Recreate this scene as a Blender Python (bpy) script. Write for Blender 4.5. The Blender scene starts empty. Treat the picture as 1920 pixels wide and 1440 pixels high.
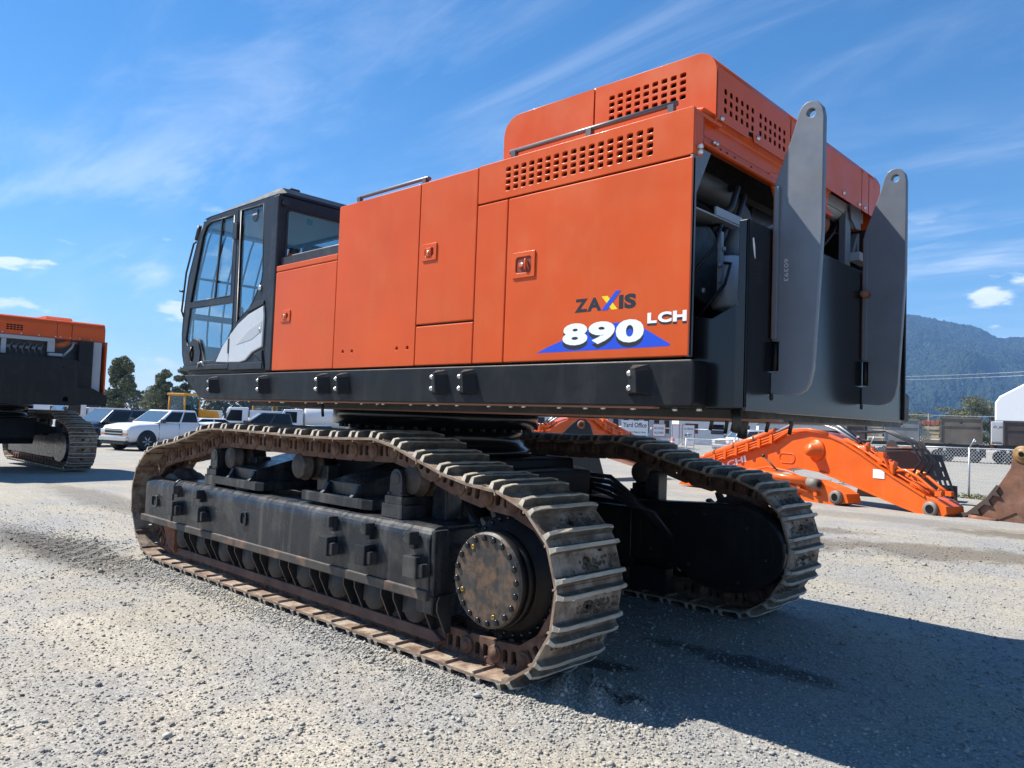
import bpy, bmesh, math, random
import numpy as np
from mathutils import Vector, Matrix
random.seed(7); rng = np.random.default_rng(7)
S = bpy.context.scene
COL = S.collection
PI = math.pi

# ------------------------------------------------------------------ camera
cam_d = bpy.data.cameras.new('camera'); cam = bpy.data.objects.new('camera', cam_d); COL.objects.link(cam)
YAW, PITCH, ROLL = 0.7558, 0.0475, 0.0361
F_ = Vector((-math.sin(YAW)*math.cos(PITCH), math.cos(YAW)*math.cos(PITCH), math.sin(PITCH)))
R_ = Vector((math.cos(YAW), math.sin(YAW), 0)); U_ = R_.cross(F_)
R2 = R_*math.cos(ROLL) + U_*math.sin(ROLL); U2 = U_*math.cos(ROLL) - R_*math.sin(ROLL)
cam.matrix_world = Matrix(((R2.x, U2.x, -F_.x, 2.0145), (R2.y, U2.y, -F_.y, -3.4301), (R2.z, U2.z, -F_.z, 1.6451), (0, 0, 0, 1)))
cam_d.sensor_fit = 'HORIZONTAL'; cam_d.sensor_width = 36; cam_d.lens = 1441.5*36/1920
cam_d.clip_start = 0.1; cam_d.clip_end = 20000
S.camera = cam
S.view_settings.view_transform = 'Standard'; S.view_settings.look = 'None'
S.view_settings.exposure = 1.02; S.view_settings.gamma = 1

# ------------------------------------------------------------------ light
SUN_TRAVEL = Vector((0.69, 0.33, -1.0)).normalized()
TO_SUN = -SUN_TRAVEL
sun_d = bpy.data.lights.new('sun', 'SUN'); sun_d.energy = 5.0; sun_d.angle = math.radians(0.53); sun_d.color = (1.0, 0.955, 0.88)
sun = bpy.data.objects.new('sun', sun_d); COL.objects.link(sun)
sun.rotation_euler = SUN_TRAVEL.to_track_quat('-Z', 'Y').to_euler(); sun.location = TO_SUN*60
W = bpy.data.worlds.new('World'); S.world = W; W.use_nodes = True
def world():
    nt = W.node_tree; N = nt.nodes; L = nt.links; N.clear()
    out = N.new('ShaderNodeOutputWorld'); bg = N.new('ShaderNodeBackground'); bg.inputs[1].default_value = 0.076
    sky = N.new('ShaderNodeTexSky'); sky.sky_type = 'NISHITA'; sky.sun_disc = False
    sky.sun_elevation = math.asin(TO_SUN.z); sky.sun_rotation = math.atan2(TO_SUN.x, TO_SUN.y)
    sky.altitude = 0; sky.air_density = 1.0; sky.dust_density = 0.0; sky.ozone_density = 4.0
    tc = N.new('ShaderNodeTexCoord'); sep = N.new('ShaderNodeSeparateXYZ'); L.new(tc.outputs['Generated'], sep.inputs[0])
    def m(op, a, b=None, c=None, clamp=False):
        n = N.new('ShaderNodeMath'); n.operation = op; n.use_clamp = clamp
        for i, v in enumerate((a, b, c)):
            if v is None: continue
            if isinstance(v, (int, float)): n.inputs[i].default_value = v
            else: L.new(v, n.inputs[i])
        return n.outputs[0]
    zc = m('MAXIMUM', sep.outputs[2], 0.02)
    zz = m('ADD', zc, 0.10)
    px = m('DIVIDE', sep.outputs[0], zz); py = m('DIVIDE', sep.outputs[1], zz)
    def vec(a, b, c=0.0):
        n = N.new('ShaderNodeCombineXYZ')
        for i, v in enumerate((a, b, c)):
            if isinstance(v, (int, float)): n.inputs[i].default_value = v
            else: L.new(v, n.inputs[i])
        return n.outputs[0]
    def rot(v, ang, sc):
        n = N.new('ShaderNodeMapping'); n.inputs['Rotation'].default_value = (0, 0, ang); n.inputs['Scale'].default_value = sc
        L.new(v, n.inputs[0]); return n.outputs[0]
    def noise(v, sc, det, ro=0.55, dist=0.0):
        n = N.new('ShaderNodeTexNoise'); n.inputs['Scale'].default_value = sc; n.inputs['Detail'].default_value = det
        n.inputs['Roughness'].default_value = ro; n.inputs['Distortion'].default_value = dist; L.new(v, n.inputs[0]); return n.outputs['Fac']
    def rng_(v, a, b, c=0.0, d=1.0):
        n = N.new('ShaderNodeMapRange'); n.interpolation_type = 'SMOOTHSTEP'
        for i, q in zip(('From Min', 'From Max', 'To Min', 'To Max'), (a, b, c, d)): n.inputs[i].default_value = q
        L.new(v, n.inputs['Value']); return n.outputs[0]
    P = vec(px, py)
    streak = noise(rot(P, 0.85, (0.6, 1.8, 1)), 1.3, 8, 0.66, 0.9)      # thin cirrus drawn out along the wind
    big = noise(rot(P, 0.4, (0.6, 0.9, 1)), 0.75, 3, 0.5)
    cir = m('MULTIPLY', rng_(streak, 0.42, 0.80), rng_(big, 0.34, 0.62))
    low = noise(rot(vec(px, py, 3.1), 0.2, (0.5, 1.5, 1)), 1.5, 7, 0.6, 0.25)   # broken bands lower down
    lowm = m('MULTIPLY', rng_(low, 0.49, 0.70), rng_(sep.outputs[2], 0.42, 0.10))
    azi = m('ARCTAN2', sep.outputs[1], sep.outputs[0])
    puffv = vec(m('MULTIPLY', azi, 11.0), m('MULTIPLY', sep.outputs[2], 30.0), 1.7)
    puff = noise(puffv, 1.0, 6, 0.5)                                      # small fair-weather puffs near the horizon
    puffm = m('MULTIPLY', rng_(puff, 0.61, 0.69), m('MULTIPLY', rng_(sep.outputs[2], 0.03, 0.06), rng_(sep.outputs[2], 0.27, 0.17)))
    dens = m('ADD', m('MULTIPLY', cir, 0.22), m('ADD', m('MULTIPLY', lowm, 0.5), m('MULTIPLY', puffm, 0.85)), clamp=True)
    mix = N.new('ShaderNodeMixRGB'); L.new(dens, mix.inputs[0]); hs = N.new('ShaderNodeHueSaturation'); hs.inputs['Saturation'].default_value = 1.28; L.new(sky.outputs[0], hs.inputs['Color']); L.new(hs.outputs[0], mix.inputs[1]); mix.inputs[2].default_value = (8.4, 8.8, 9.4, 1)
    L.new(mix.outputs[0], bg.inputs[0]); L.new(bg.outputs[0], out.inputs[0])
world()

# ------------------------------------------------------------------ helpers
def gz(x, y):
    t = min(max((math.hypot(x+3, y-1.7)-9)/30, 0), 1); return -.5*t*t*(3-2*t)
def link(o, parent=None):
    COL.objects.link(o)
    if parent is not None:
        o.parent = parent
        if parent.get('_inv'): o.matrix_parent_inverse = Matrix.Translation(-parent.location)
    return o
def root(name, label, cat, loc=(0, 0, 0), rz=0.0, group=None, inv=False):
    o = bpy.data.objects.new(name, None); o.empty_display_size = .2; COL.objects.link(o)
    o.location = loc; o.rotation_euler = (0, 0, rz); tag(o, label, cat, group)
    if inv: o['_inv'] = 1
    return o
def tag(o, label, cat=None, group=None, kind=None):
    if label: o['label'] = label
    if cat: o['category'] = cat
    if group: o['group'] = group
    if kind: o['kind'] = kind
    return o
def grp(name, parent):
    o = bpy.data.objects.new(name, None); o.empty_display_size = .1; return link(o, parent)
class MB:
    """collects shapes; every shape may use its own material slot"""
    def __init__(s): s.v = []; s.f = []; s.m = []; s.sm = []
    def add(s, v, f, mi=0, smooth=False):
        b = len(s.v); s.v += [tuple(q) for q in v]; s.f += [tuple(i+b for i in q) for q in f]
        s.m += [mi]*len(f); s.sm += [smooth]*len(f); return s
    def box(s, x0, x1, y0, y1, z0, z1, mi=0, M=None):
        v = [Vector(p) for p in ((x0,y0,z0),(x1,y0,z0),(x1,y1,z0),(x0,y1,z0),(x0,y0,z1),(x1,y0,z1),(x1,y1,z1),(x0,y1,z1))]
        if M is not None: v = [M @ p for p in v]
        return s.add(v, [(0,3,2,1),(4,5,6,7),(0,1,5,4),(1,2,6,5),(2,3,7,6),(3,0,4,7)], mi)
    def prism(s, poly, ax, a, b, mi=0, smooth=False, taper=None):
        """2-D polygon extruded along an axis (x: poly is y,z; y: poly is x,z; z: poly is x,y)"""
        n = len(poly); area = sum(poly[i][0]*poly[(i+1) % n][1]-poly[(i+1) % n][0]*poly[i][1] for i in range(n))
        if area < 0: poly = poly[::-1]
        mk = {'x': lambda p, t: (t, p[0], p[1]), 'y': lambda p, t: (p[0], t, p[1]), 'z': lambda p, t: (p[0], p[1], t)}[ax]
        p2 = poly
        if taper:
            cx = sum(p[0] for p in poly)/n; cy = sum(p[1] for p in poly)/n
            p2 = [(cx+(p[0]-cx)*taper, cy+(p[1]-cy)*taper) for p in poly]
        v = [mk(p, a) for p in poly]+[mk(p, b) for p in p2]
        flip = (ax == 'y') != (b < a)
        f = [tuple(range(n))[::-1], tuple(range(n, 2*n))]+[(i, (i+1) % n, n+(i+1) % n, n+i) for i in range(n)]
        if flip: f = [q[::-1] for q in f]
        b0 = len(s.f); s.add(v, f, mi)
        if smooth:
            for i in range(b0+2, len(s.f)): s.sm[i] = True
        return s
    def tube(s, pts, r, n=8, mi=0, caps=True, smooth=True):
        pts = [Vector(p) for p in pts]; rs = r if isinstance(r, (list, tuple)) else [r]*len(pts)
        v = []; prev = None
        for i, p in enumerate(pts):
            d = (pts[min(i+1, len(pts)-1)]-pts[max(i-1, 0)])
            d = d.normalized() if d.length > 1e-9 else Vector((0, 0, 1))
            if prev is None:
                u = d.orthogonal().normalized()
            else:
                u = (prev-d*prev.dot(d)); u = u.normalized() if u.length > 1e-6 else d.orthogonal().normalized()
            prev = u; w = d.cross(u)
            v += [p+(u*math.cos(2*PI*k/n)+w*math.sin(2*PI*k/n))*rs[i] for k in range(n)]
        f = []
        for i in range(len(pts)-1):
            for k in range(n): f.append((i*n+k, i*n+(k+1) % n, (i+1)*n+(k+1) % n, (i+1)*n+k))
        b0 = len(s.f); s.add(v, f, mi, smooth)
        if caps:
            q = len(s.v)-len(v); e = q+(len(pts)-1)*n
            s.f += [tuple(q+k for k in range(n))[::-1], tuple(e+k for k in range(n))]; s.m += [mi]*2; s.sm += [False]*2
        return s
    def cyl(s, p0, p1, r, n=16, mi=0, r1=None):
        return s.tube([p0, p1], [r, r if r1 is None else r1], n, mi)
    def lathe(s, c, ax, prof, n=32, mi=0, smooth=True):
        """profile [(t along axis, radius)] about axis through c"""
        c = Vector(c); A = {'x': (Vector((1,0,0)), Vector((0,1,0)), Vector((0,0,1))), 'y': (Vector((0,1,0)), Vector((0,0,1)), Vector((1,0,0))), 'z': (Vector((0,0,1)), Vector((1,0,0)), Vector((0,1,0)))}[ax]
        v = []
        for t, r in prof:
            for k in range(n):
                a = 2*PI*k/n; v.append(c+A[0]*t+(A[1]*math.cos(a)+A[2]*math.sin(a))*r)
        f = [(i*n+k, i*n+(k+1) % n, (i+1)*n+(k+1) % n, (i+1)*n+k) for i in range(len(prof)-1) for k in range(n)]
        s.add(v, f, mi, smooth)
        if prof[0][1] > 1e-5: s.f.append(tuple(len(s.v)-len(v)+k for k in range(n))[::-1]); s.m.append(mi); s.sm.append(False)
        if prof[-1][1] > 1e-5: s.f.append(tuple(len(s.v)-n+k for k in range(n))); s.m.append(mi); s.sm.append(False)
        return s
    def mesh(s, name):
        me = bpy.data.meshes.new(name); me.from_pydata([tuple(p) for p in s.v], [], s.f)
        me.polygons.foreach_set('material_index', s.m); me.polygons.foreach_set('use_smooth', s.sm); me.update(); return me
    def build(s, name, mats, parent=None, bev=0, segs=2):
        me = s.mesh(name)
        for q in (mats if isinstance(mats, (list, tuple)) else [mats]): me.materials.append(q)
        o = bpy.data.objects.new(name, me); link(o, parent)
        if bev: bevel(o, bev, segs)
        return o
def bevel(o, w, segs=2):
    b = o.modifiers.new('bevel', 'BEVEL'); b.width = w; b.segments = segs; b.limit_method = 'ANGLE'; b.angle_limit = math.radians(35); b.harden_normals = False
def plate(name, outline, holes, ax, a, b, mat, parent=None, bev=0.0):
    """flat plate with real holes, outline and holes 2-D loops, extruded along ax from a to b"""
    cu = bpy.data.curves.new('tmp', 'CURVE'); cu.dimensions = '2D'; cu.fill_mode = 'BOTH'
    for loop in [outline]+list(holes):
        sp = cu.splines.new('POLY'); sp.points.add(len(loop)-1); sp.use_cyclic_u = True
        for p, q in zip(sp.points, loop): p.co = (q[0], q[1], 0, 1)
    cu.extrude = abs(b-a)/2
    if bev: cu.bevel_depth = bev; cu.extrude = max(abs(b-a)/2-bev, 1e-4); cu.bevel_resolution = 1; cu.offset = -bev
    t = bpy.data.objects.new('tmp', cu); COL.objects.link(t)
    dg = bpy.context.evaluated_depsgraph_get(); me = bpy.data.meshes.new_from_object(t.evaluated_get(dg))
    bpy.data.objects.remove(t); bpy.data.curves.remove(cu)
    mid = (a+b)/2
    co = np.empty(len(me.vertices)*3); me.vertices.foreach_get('co', co); co = co.reshape(-1, 3); n = co.copy()
    if ax == 'y': n[:, 0], n[:, 1], n[:, 2] = co[:, 0], mid-co[:, 2], co[:, 1]
    elif ax == 'x': n[:, 0], n[:, 1], n[:, 2] = mid+co[:, 2], co[:, 0], co[:, 1]
    else: n[:, 2] = mid+co[:, 2]
    me.vertices.foreach_set('co', n.ravel()); me.update(); me.name = name
    me.materials.clear(); me.materials.append(mat)
    o = bpy.data.objects.new(name, me); return link(o, parent)
def rrect(x0, x1, y0, y1, r, n=3):
    out = []
    for cx, cy, a0 in ((x1-r, y0+r, -PI/2), (x1-r, y1-r, 0), (x0+r, y1-r, PI/2), (x0+r, y0+r, PI)):
        out += [(cx+r*math.cos(a0+PI/2*k/n), cy+r*math.sin(a0+PI/2*k/n)) for k in range(n+1)]
    return out
def circ(cx, cy, r, n=16, ry=None): return [(cx+r*math.cos(2*PI*k/n), cy+(ry or r)*math.sin(2*PI*k/n)) for k in range(n)]
def text(name, body, mat, parent, x0, x1, z0, z1, y, bold=0.0, shear=0.0, ex=0.0006, M=None, sp=1.0):
    """lettering fitted into a rectangle on a plane y = const (or placed by M)"""
    cu = bpy.data.curves.new('tmp', 'FONT'); cu.body = body; cu.size = 1; cu.offset = bold; cu.shear = shear; cu.extrude = 0.01; cu.space_character = sp
    cu.resolution_u = 4
    t = bpy.data.objects.new('tmp', cu); COL.objects.link(t)
    dg = bpy.context.evaluated_depsgraph_get(); me = bpy.data.meshes.new_from_object(t.evaluated_get(dg))
    bpy.data.objects.remove(t); bpy.data.curves.remove(cu)
    co = np.empty(len(me.vertices)*3); me.vertices.foreach_get('co', co); co = co.reshape(-1, 3)
    lo, hi = co.min(0), co.max(0)
    n = np.empty_like(co); n[:, 0] = x0+(co[:, 0]-lo[0])/(hi[0]-lo[0])*(x1-x0); n[:, 2] = z0+(co[:, 1]-lo[1])/(hi[1]-lo[1])*(z1-z0)
    n[:, 1] = y-np.sign(co[:, 2])*ex
    if M is not None: n = np.array([tuple(M @ Vector(p)) for p in n])
    me.vertices.foreach_set('co', n.ravel()); me.update(); me.materials.clear(); me.materials.append(mat); me.name = name
    o = bpy.data.objects.new(name, me); return link(o, parent)
def copy_tree(o, parent=None):
    c = o.copy(); COL.objects.link(c); c.parent = parent
    for ch in list(o.children): copy_tree(ch, c)
    return c

# ------------------------------------------------------------------ materials
def mat(name, col, rough=0.5, metal=0.0, var=0.0, vscale=3.0, dirt=None, dirt_amt=0.0, dirt_scale=4.0, bump=0.0, bscale=60.0, coat=0.0, streak=None, streak_amt=0.0, spec=0.5, edge=None, edge_amt=0.0, dirt_lo=0.5, dirt_hi=0.7):
    m = bpy.data.materials.new(name); m.use_nodes = True; nt = m.node_tree; N = nt.nodes; L = nt.links
    b = N['Principled BSDF']; b.inputs['Base Color'].default_value = (*col, 1); b.inputs['Roughness'].default_value = rough; b.inputs['Metallic'].default_value = metal
    b.inputs['Coat Weight'].default_value = coat; b.inputs['Coat Roughness'].default_value = 0.08; b.inputs['Specular IOR Level'].default_value = spec
    geo = N.new('ShaderNodeNewGeometry'); pos = geo.outputs['Position']
    def noise(sc, det=5, ro=.6, v=None, scl=None):
        n = N.new('ShaderNodeTexNoise'); n.inputs['Scale'].default_value = sc; n.inputs['Detail'].default_value = det; n.inputs['Roughness'].default_value = ro
        if scl:
            mp = N.new('ShaderNodeMapping'); mp.inputs['Scale'].default_value = scl; L.new(pos, mp.inputs[0]); L.new(mp.outputs[0], n.inputs[0])
        else: L.new(pos, n.inputs[0])
        return n.outputs['Fac']
    def ramp(v, a, b_, c=0., d=1.):
        n = N.new('ShaderNodeMapRange'); n.inputs['From Min'].default_value = a; n.inputs['From Max'].default_value = b_; n.inputs['To Min'].default_value = c; n.inputs['To Max'].default_value = d; L.new(v, n.inputs['Value']); return n.outputs[0]
    def mixc(fac, a, c):
        n = N.new('ShaderNodeMixRGB')
        if isinstance(fac, float): n.inputs[0].default_value = fac
        else: L.new(fac, n.inputs[0])
        for i, q in ((1, a), (2, c)):
            if isinstance(q, tuple): n.inputs[i].default_value = (*q, 1)
            else: L.new(q, n.inputs[i])
        return n.outputs[0]
    cur = col
    if var:
        v = ramp(noise(vscale), .3, .7); cur = mixc(v, tuple(max(c*(1-var), 0) for c in col), tuple(min(c*(1+var*.7), 1) for c in col))
        L.new(ramp(noise(vscale*2.3), .3, .7, max(rough-.1, .05), min(rough+.12, 1)), b.inputs['Roughness'])
    if streak:
        f = ramp(noise(1.0, 4, .6, scl=(9, 9, .7)), .52, .72, 0, streak_amt); cur = mixc(f, cur, streak)
    if dirt:
        f = ramp(noise(dirt_scale, 8, .7), dirt_lo, dirt_hi, 0, dirt_amt); cur = mixc(f, cur, dirt)
        r = N.new('ShaderNodeMath'); r.operation = 'MAXIMUM'
        src = b.inputs['Roughness'].links[0].from_socket if b.inputs['Roughness'].links else None
        if src: L.new(src, r.inputs[0])
        else: r.inputs[0].default_value = rough
        L.new(ramp(f, 0, 1, 0, .9), r.inputs[1]); L.new(r.outputs[0], b.inputs['Roughness'])
    if edge:
        pt = ramp(geo.outputs['Pointiness'], .52, .58, 0, edge_amt)
        e2 = N.new('ShaderNodeMath'); e2.operation = 'MULTIPLY'; L.new(pt, e2.inputs[0]); L.new(ramp(noise(25, 4), .35, .6), e2.inputs[1])
        cur = mixc(e2.outputs[0], cur, edge)
    if not isinstance(cur, tuple): L.new(cur, b.inputs['Base Color'])
    if bump:
        bp_ = N.new('ShaderNodeBump'); bp_.inputs['Strength'].default_value = bump; bp_.inputs['Distance'].default_value = .01
        L.new(noise(bscale, 5, .65), bp_.inputs['Height']); L.new(bp_.outputs[0], b.inputs['Normal'])
    return m
DUST = (.30, .27, .22)
ORANGE = mat('orange_paint', (.60, .082, .007), .38, var=.09, vscale=1.4, dirt=(.58, .14, .035), dirt_amt=.4, dirt_scale=3.2, dirt_lo=.50, dirt_hi=.82, coat=.06, spec=.3, streak=(.56, .13, .035), streak_amt=.22, bump=.05, bscale=2.6)
ORANGE2 = mat('boom_orange_paint', (.66, .105, .006), .38, spec=.35, var=.14, vscale=1.5, coat=.15, dirt=(.40, .10, .04), dirt_amt=.5, dirt_scale=3, dirt_lo=.55, dirt_hi=.75, streak=(.45, .14, .07), streak_amt=.3, bump=.03, bscale=8)
BLACK = mat('black_paint', (.008, .0085, .010), .42, var=.2, vscale=5, spec=.25, dirt=(.06, .057, .05), dirt_amt=.22, dirt_scale=3, streak=(.035, .035, .035), streak_amt=.35, bump=.03, bscale=30)
BLACKG = mat('glossy_black_paint', (.008, .009, .011), .2, spec=.45, bump=.01, bscale=1.5)
FRAMEB = mat('weathered_black_frame', (.016, .019, .024), .30, var=.35, vscale=6, spec=.32, dirt=(.15, .14, .12), dirt_amt=.32, dirt_scale=2.6, streak=(.16, .155, .14), streak_amt=.4, bump=.06, bscale=40)
DARK = mat('dark_steel', (.018, .018, .02), .5, var=.3, vscale=8, dirt=(.10, .09, .08), dirt_amt=.3)
GREY = mat('grey_paint', (.135, .152, .178), .42, var=.12, vscale=4, dirt=(.12, .11, .10), dirt_amt=.35, dirt_scale=7, bump=.02, bscale=30)
GREYL = mat('pale_grey_paint', (.34, .37, .40), .42, var=.1, vscale=4, bump=.02)
RUST = mat('rusty_steel', (.115, .058, .036), .8, var=.45, vscale=9, dirt=(.30, .24, .18), dirt_amt=.5, dirt_scale=5, bump=.25, bscale=70)
RUSTR = mat('red_rust', (.20, .075, .035), .8, var=.5, vscale=7, dirt=(.30, .26, .2), dirt_amt=.5, dirt_scale=8, bump=.15, bscale=60)
SHOE = mat('track_shoe_steel', (.17, .105, .068), .72, var=.6, vscale=8, dirt=(.37, .305, .235), dirt_amt=.88, dirt_scale=6, bump=.35, bscale=45, dirt_lo=.44, dirt_hi=.62)
EDGE = mat('rusty_plate_edge', (.24, .165, .115), .7, var=.5, vscale=11, dirt=(.40, .34, .27), dirt_amt=.8, dirt_scale=9)
WORN = mat('worn_grouser_edge', (.47, .415, .33), .5, var=.3, vscale=14, dirt=(.22, .18, .14), dirt_amt=.6, dirt_scale=14, bump=.3, bscale=70)
GROUSER = mat('mud_caked_grouser', (.105, .085, .062), .75, var=.45, vscale=12, dirt=(.27, .24, .19), dirt_amt=.7, dirt_scale=9, bump=.3, bscale=60)
ROLLER = mat('roller_steel', (.05, .036, .028), .6, var=.5, vscale=8, dirt=(.22, .15, .09), dirt_amt=.6, bump=.15)
FDRIVE = mat('scratched_drive_cover', (.032, .029, .025), .5, var=.5, vscale=16, dirt=(.15, .085, .045), dirt_amt=.85, dirt_scale=13, bump=.15, bscale=50, dirt_lo=.45, dirt_hi=.66, streak=(.15, .13, .11), streak_amt=.4)
SILVER = mat('silver_grey_panel', (.50, .52, .54), .33, var=.06, coat=.2)
CHROME = mat('bright_zinc', (.62, .61, .58), .3, metal=.9)
WHITE = mat('white_paint', (.78, .79, .80), .3, coat=.4, var=.03)
BLUE = mat('blue_decal', (.015, .07, .58), .35)
YELLOWD = mat('yellow_decal', (.85, .62, .01), .35)
INK = mat('black_decal', (.015, .017, .02), .4)
RUBBER = mat('black_rubber', (.018, .018, .019), .42, var=.2)
BRASS = mat('brass_plug', (.34, .23, .06), .35, metal=.8)
YELLOW = mat('yellow_paint', (.72, .33, .015), .38, var=.08, coat=.2)
STEEL = mat('galvanised_steel', (.42, .44, .46), .42, metal=.6, var=.15)
def glass(name, tint, rough=.02, alpha=.75):
    m = bpy.data.materials.new(name); m.use_nodes = True; N = m.node_tree.nodes; L = m.node_tree.links; N.clear()
    o = N.new('ShaderNodeOutputMaterial'); t = N.new('ShaderNodeBsdfTransparent'); t.inputs[0].default_value = (*tint, 1)
    g = N.new('ShaderNodeBsdfGlossy'); g.inputs['Roughness'].default_value = rough
    fr = N.new('ShaderNodeLayerWeight'); fr.inputs[0].default_value = .5
    pw = N.new('ShaderNodeMath'); pw.operation = 'POWER'; pw.inputs[1].default_value = 4.0; L.new(fr.outputs['Facing'], pw.inputs[0])
    ad = N.new('ShaderNodeMath'); ad.operation = 'MULTIPLY_ADD'; ad.inputs[1].default_value = .8; ad.inputs[2].default_value = .07; ad.use_clamp = True; L.new(pw.outputs[0], ad.inputs[0])
    mx = N.new('ShaderNodeMixShader'); L.new(ad.outputs[0], mx.inputs[0]); L.new(t.outputs[0], mx.inputs[1]); L.new(g.outputs[0], mx.inputs[2]); L.new(mx.outputs[0], o.inputs[0])
    return m
GLASS = glass('cab_glass', (.70, .80, .84))
CARGLASS = mat('dark_car_glass', (.008, .010, .014), .08, spec=.35)
# ------------------------------------------------------------------ the large excavator
EX = root('tracked_excavator', 'large orange and black tracked excavator without its boom, filling the middle of the yard', 'excavator', (-3.9, 1.75, 0), inv=True)

# ---- tracks
TRK = [(-5.29, 1.455), (-4.6, 1.46), (-3.9, 1.45), (-3.2, 1.45), (-2.56, 1.47), (-2.30, 1.41), (-2.04, 1.325), (-1.79, 1.255), (-1.55, 1.215), (-1.28, 1.195), (-1.12, 1.135),
       (-.97, 1.03), (-.88, .90), (-.825, .74), (-.82, .58), (-.855, .43), (-.93, .28), (-1.04, .155), (-1.18, .075), (-1.32, .055), (-6.42, .055), (-6.6, .08), (-6.78, .18), (-6.93, .33), (-7.01, .50), (-7.03, .70),
       (-6.99, .87), (-6.90, 1.02), (-6.76, 1.13), (-6.56, 1.205), (-6.30, 1.245), (-6.0, 1.29), (-5.72, 1.35), (-5.48, 1.42)]
def resample(loop, pitch):
    P = np.array(loop+[loop[0]]); d = np.hypot(*np.diff(P, axis=0).T); c = np.concatenate([[0], np.cumsum(d)])
    n = round(c[-1]/pitch); s = (np.arange(n)+.35)*c[-1]/n
    return np.stack([np.interp(s, c, P[:, 0]), np.interp(s, c, P[:, 1])], 1)
PINS = resample(TRK, .26)
def shoe_mesh():
    b = MB()
    hole = circ(0, 0, .030, 12, .042)
    h = plate('track_shoe', [(-.118, -.325), (.118, -.325), (.118, .325), (-.118, .325)], [hole, rrect(-.075, -.045, -.17, -.13, .01, 2), rrect(-.075, -.045, .13, .17, .01, 2)], 'z', -.004, .014, SHOE)
    me0 = h.data
    b.add([v.co.copy() for v in me0.vertices], [tuple(p.vertices) for p in me0.polygons], 0)
    bpy.data.objects.remove(h); bpy.data.meshes.remove(me0)
    # overlapping lips and the two grouser ribs; y carried in small steps so the worn rib tops can wander
    ys = np.linspace(-.325, .325, 9)
    for prof, mi in (([(-.118, -.004), (-.118, .014), (-.136, .010), (-.140, -.002), (-.134, -.006)], 0), ([(.118, .014), (.118, -.004), (.124, -.022), (.134, -.020), (.130, -.002)], 0),
                 ([(-.114, .010), (-.107, .020), (-.104, .064), (-.100, .070), (-.080, .070), (-.076, .064), (-.073, .022), (-.060, .010)], 1),
                 ([(.114, .010), (.060, .010), (.073, .022), (.076, .064), (.080, .070), (.100, .070), (.104, .064), (.107, .020)], 1)):
        n = len(prof); v = []
        for k, y in enumerate(ys):
            for s_, z in prof:
                w = rng.normal(0, .0022) if (mi and z > .05) else 0
                e = .012*(1 if z > .05 else 0)*(1 if k in (0, 8) else 0)
                v.append((s_, y*(1-e*3), z+w-e))
        f = [(k*n+i, (k+1)*n+i, (k+1)*n+(i+1) % n, k*n+(i+1) % n) for k in range(len(ys)-1) for i in range(n)]
        f += [tuple(range(n)), tuple(range((len(ys)-1)*n, len(ys)*n))[::-1]]
        a = sum(prof[i][0]*prof[(i+1) % n][1]-prof[(i+1) % n][0]*prof[i][1] for i in range(n))
        if a < 0: f = [q[::-1] for q in f]
        m0 = len(b.m); b.add(v, f, mi)
        if mi:
            for q, fc in enumerate(f):
                if min(v[t][2] for t in fc) > .045: b.m[m0+q] = 2
    me = b.mesh('track_shoe')
    for q in (SHOE, GROUSER, WORN, EDGE): me.materials.append(q)
    for p in me.polygons:
        if abs(p.normal.y) > .8 and abs(p.center.y) > .31: p.material_index = 2 if p.center.z > .02 else 3
    return me
def link_mesh():
    b = MB()
    out = [(-.165, -.10), (-.15, -.15), (-.11, -.172), (.10, -.172), (.135, -.15), (.15, -.11), (.155, -.055), (.11, -.004), (-.085, -.004), (-.12, -.018), (-.155, -.05)]
    for y in (-.125, .085):
        h = plate('link', out, [rrect(-.055, -.012, -.125, -.035, .015, 2), rrect(.022, .065, -.125, -.035, .015, 2)], 'y', y, y+.04, RUST, bev=.004)
        me0 = h.data; b.add([v.co.copy() for v in me0.vertices], [tuple(p.vertices) for p in me0.polygons], 0)
        bpy.data.objects.remove(h); bpy.data.meshes.remove(me0)
        yo = -.125 if y < 0 else .125; sg = -1 if y < 0 else 1
        b.lathe((-.125, yo, -.088), 'y', [(-.02*sg, .058), (.012*sg, .058), (.016*sg, .05), (.016*sg, .036), (.024*sg, .034), (.024*sg, .0001)][:: 1], 16, 0)
        b.tube([(-.033, yo*.93, -.05), (-.033, yo*.93, -.02)], .014, 6, 0); b.tube([(.043, yo*.93, -.05), (.043, yo*.93, -.02)], .014, 6, 0)
    b.cyl((-.125, -.12, -.088), (-.125, .12, -.088), .05, 12)
    me = b.mesh('track_link'); me.materials.append(RUST); return me
SHOE_ME = shoe_mesh(); LINK_ME = link_mesh()
def make_track(parent, yc, pins=PINS):
    t = grp('track', parent); n = len(pins)
    for i in range(n):
        a, b = pins[i], pins[(i+1) % n]; mid = (a+b)/2; d = b-a; d = d/np.hypot(*d); an = math.atan2(-d[1], d[0])
        for nm, me in (('track_shoe', SHOE_ME), ('track_link', LINK_ME)):
            o = bpy.data.objects.new(nm, me); COL.objects.link(o); o.parent = t
            o.location = (mid[0], yc+random.uniform(-.004, .004), mid[1]); o.rotation_euler = (0, an+random.uniform(-.008, .008), 0)
    return t
NEARY, FARY = .325, 3.175
make_track(EX, NEARY); FARX = .13; make_track(EX, FARY).location.x = FARX

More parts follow.
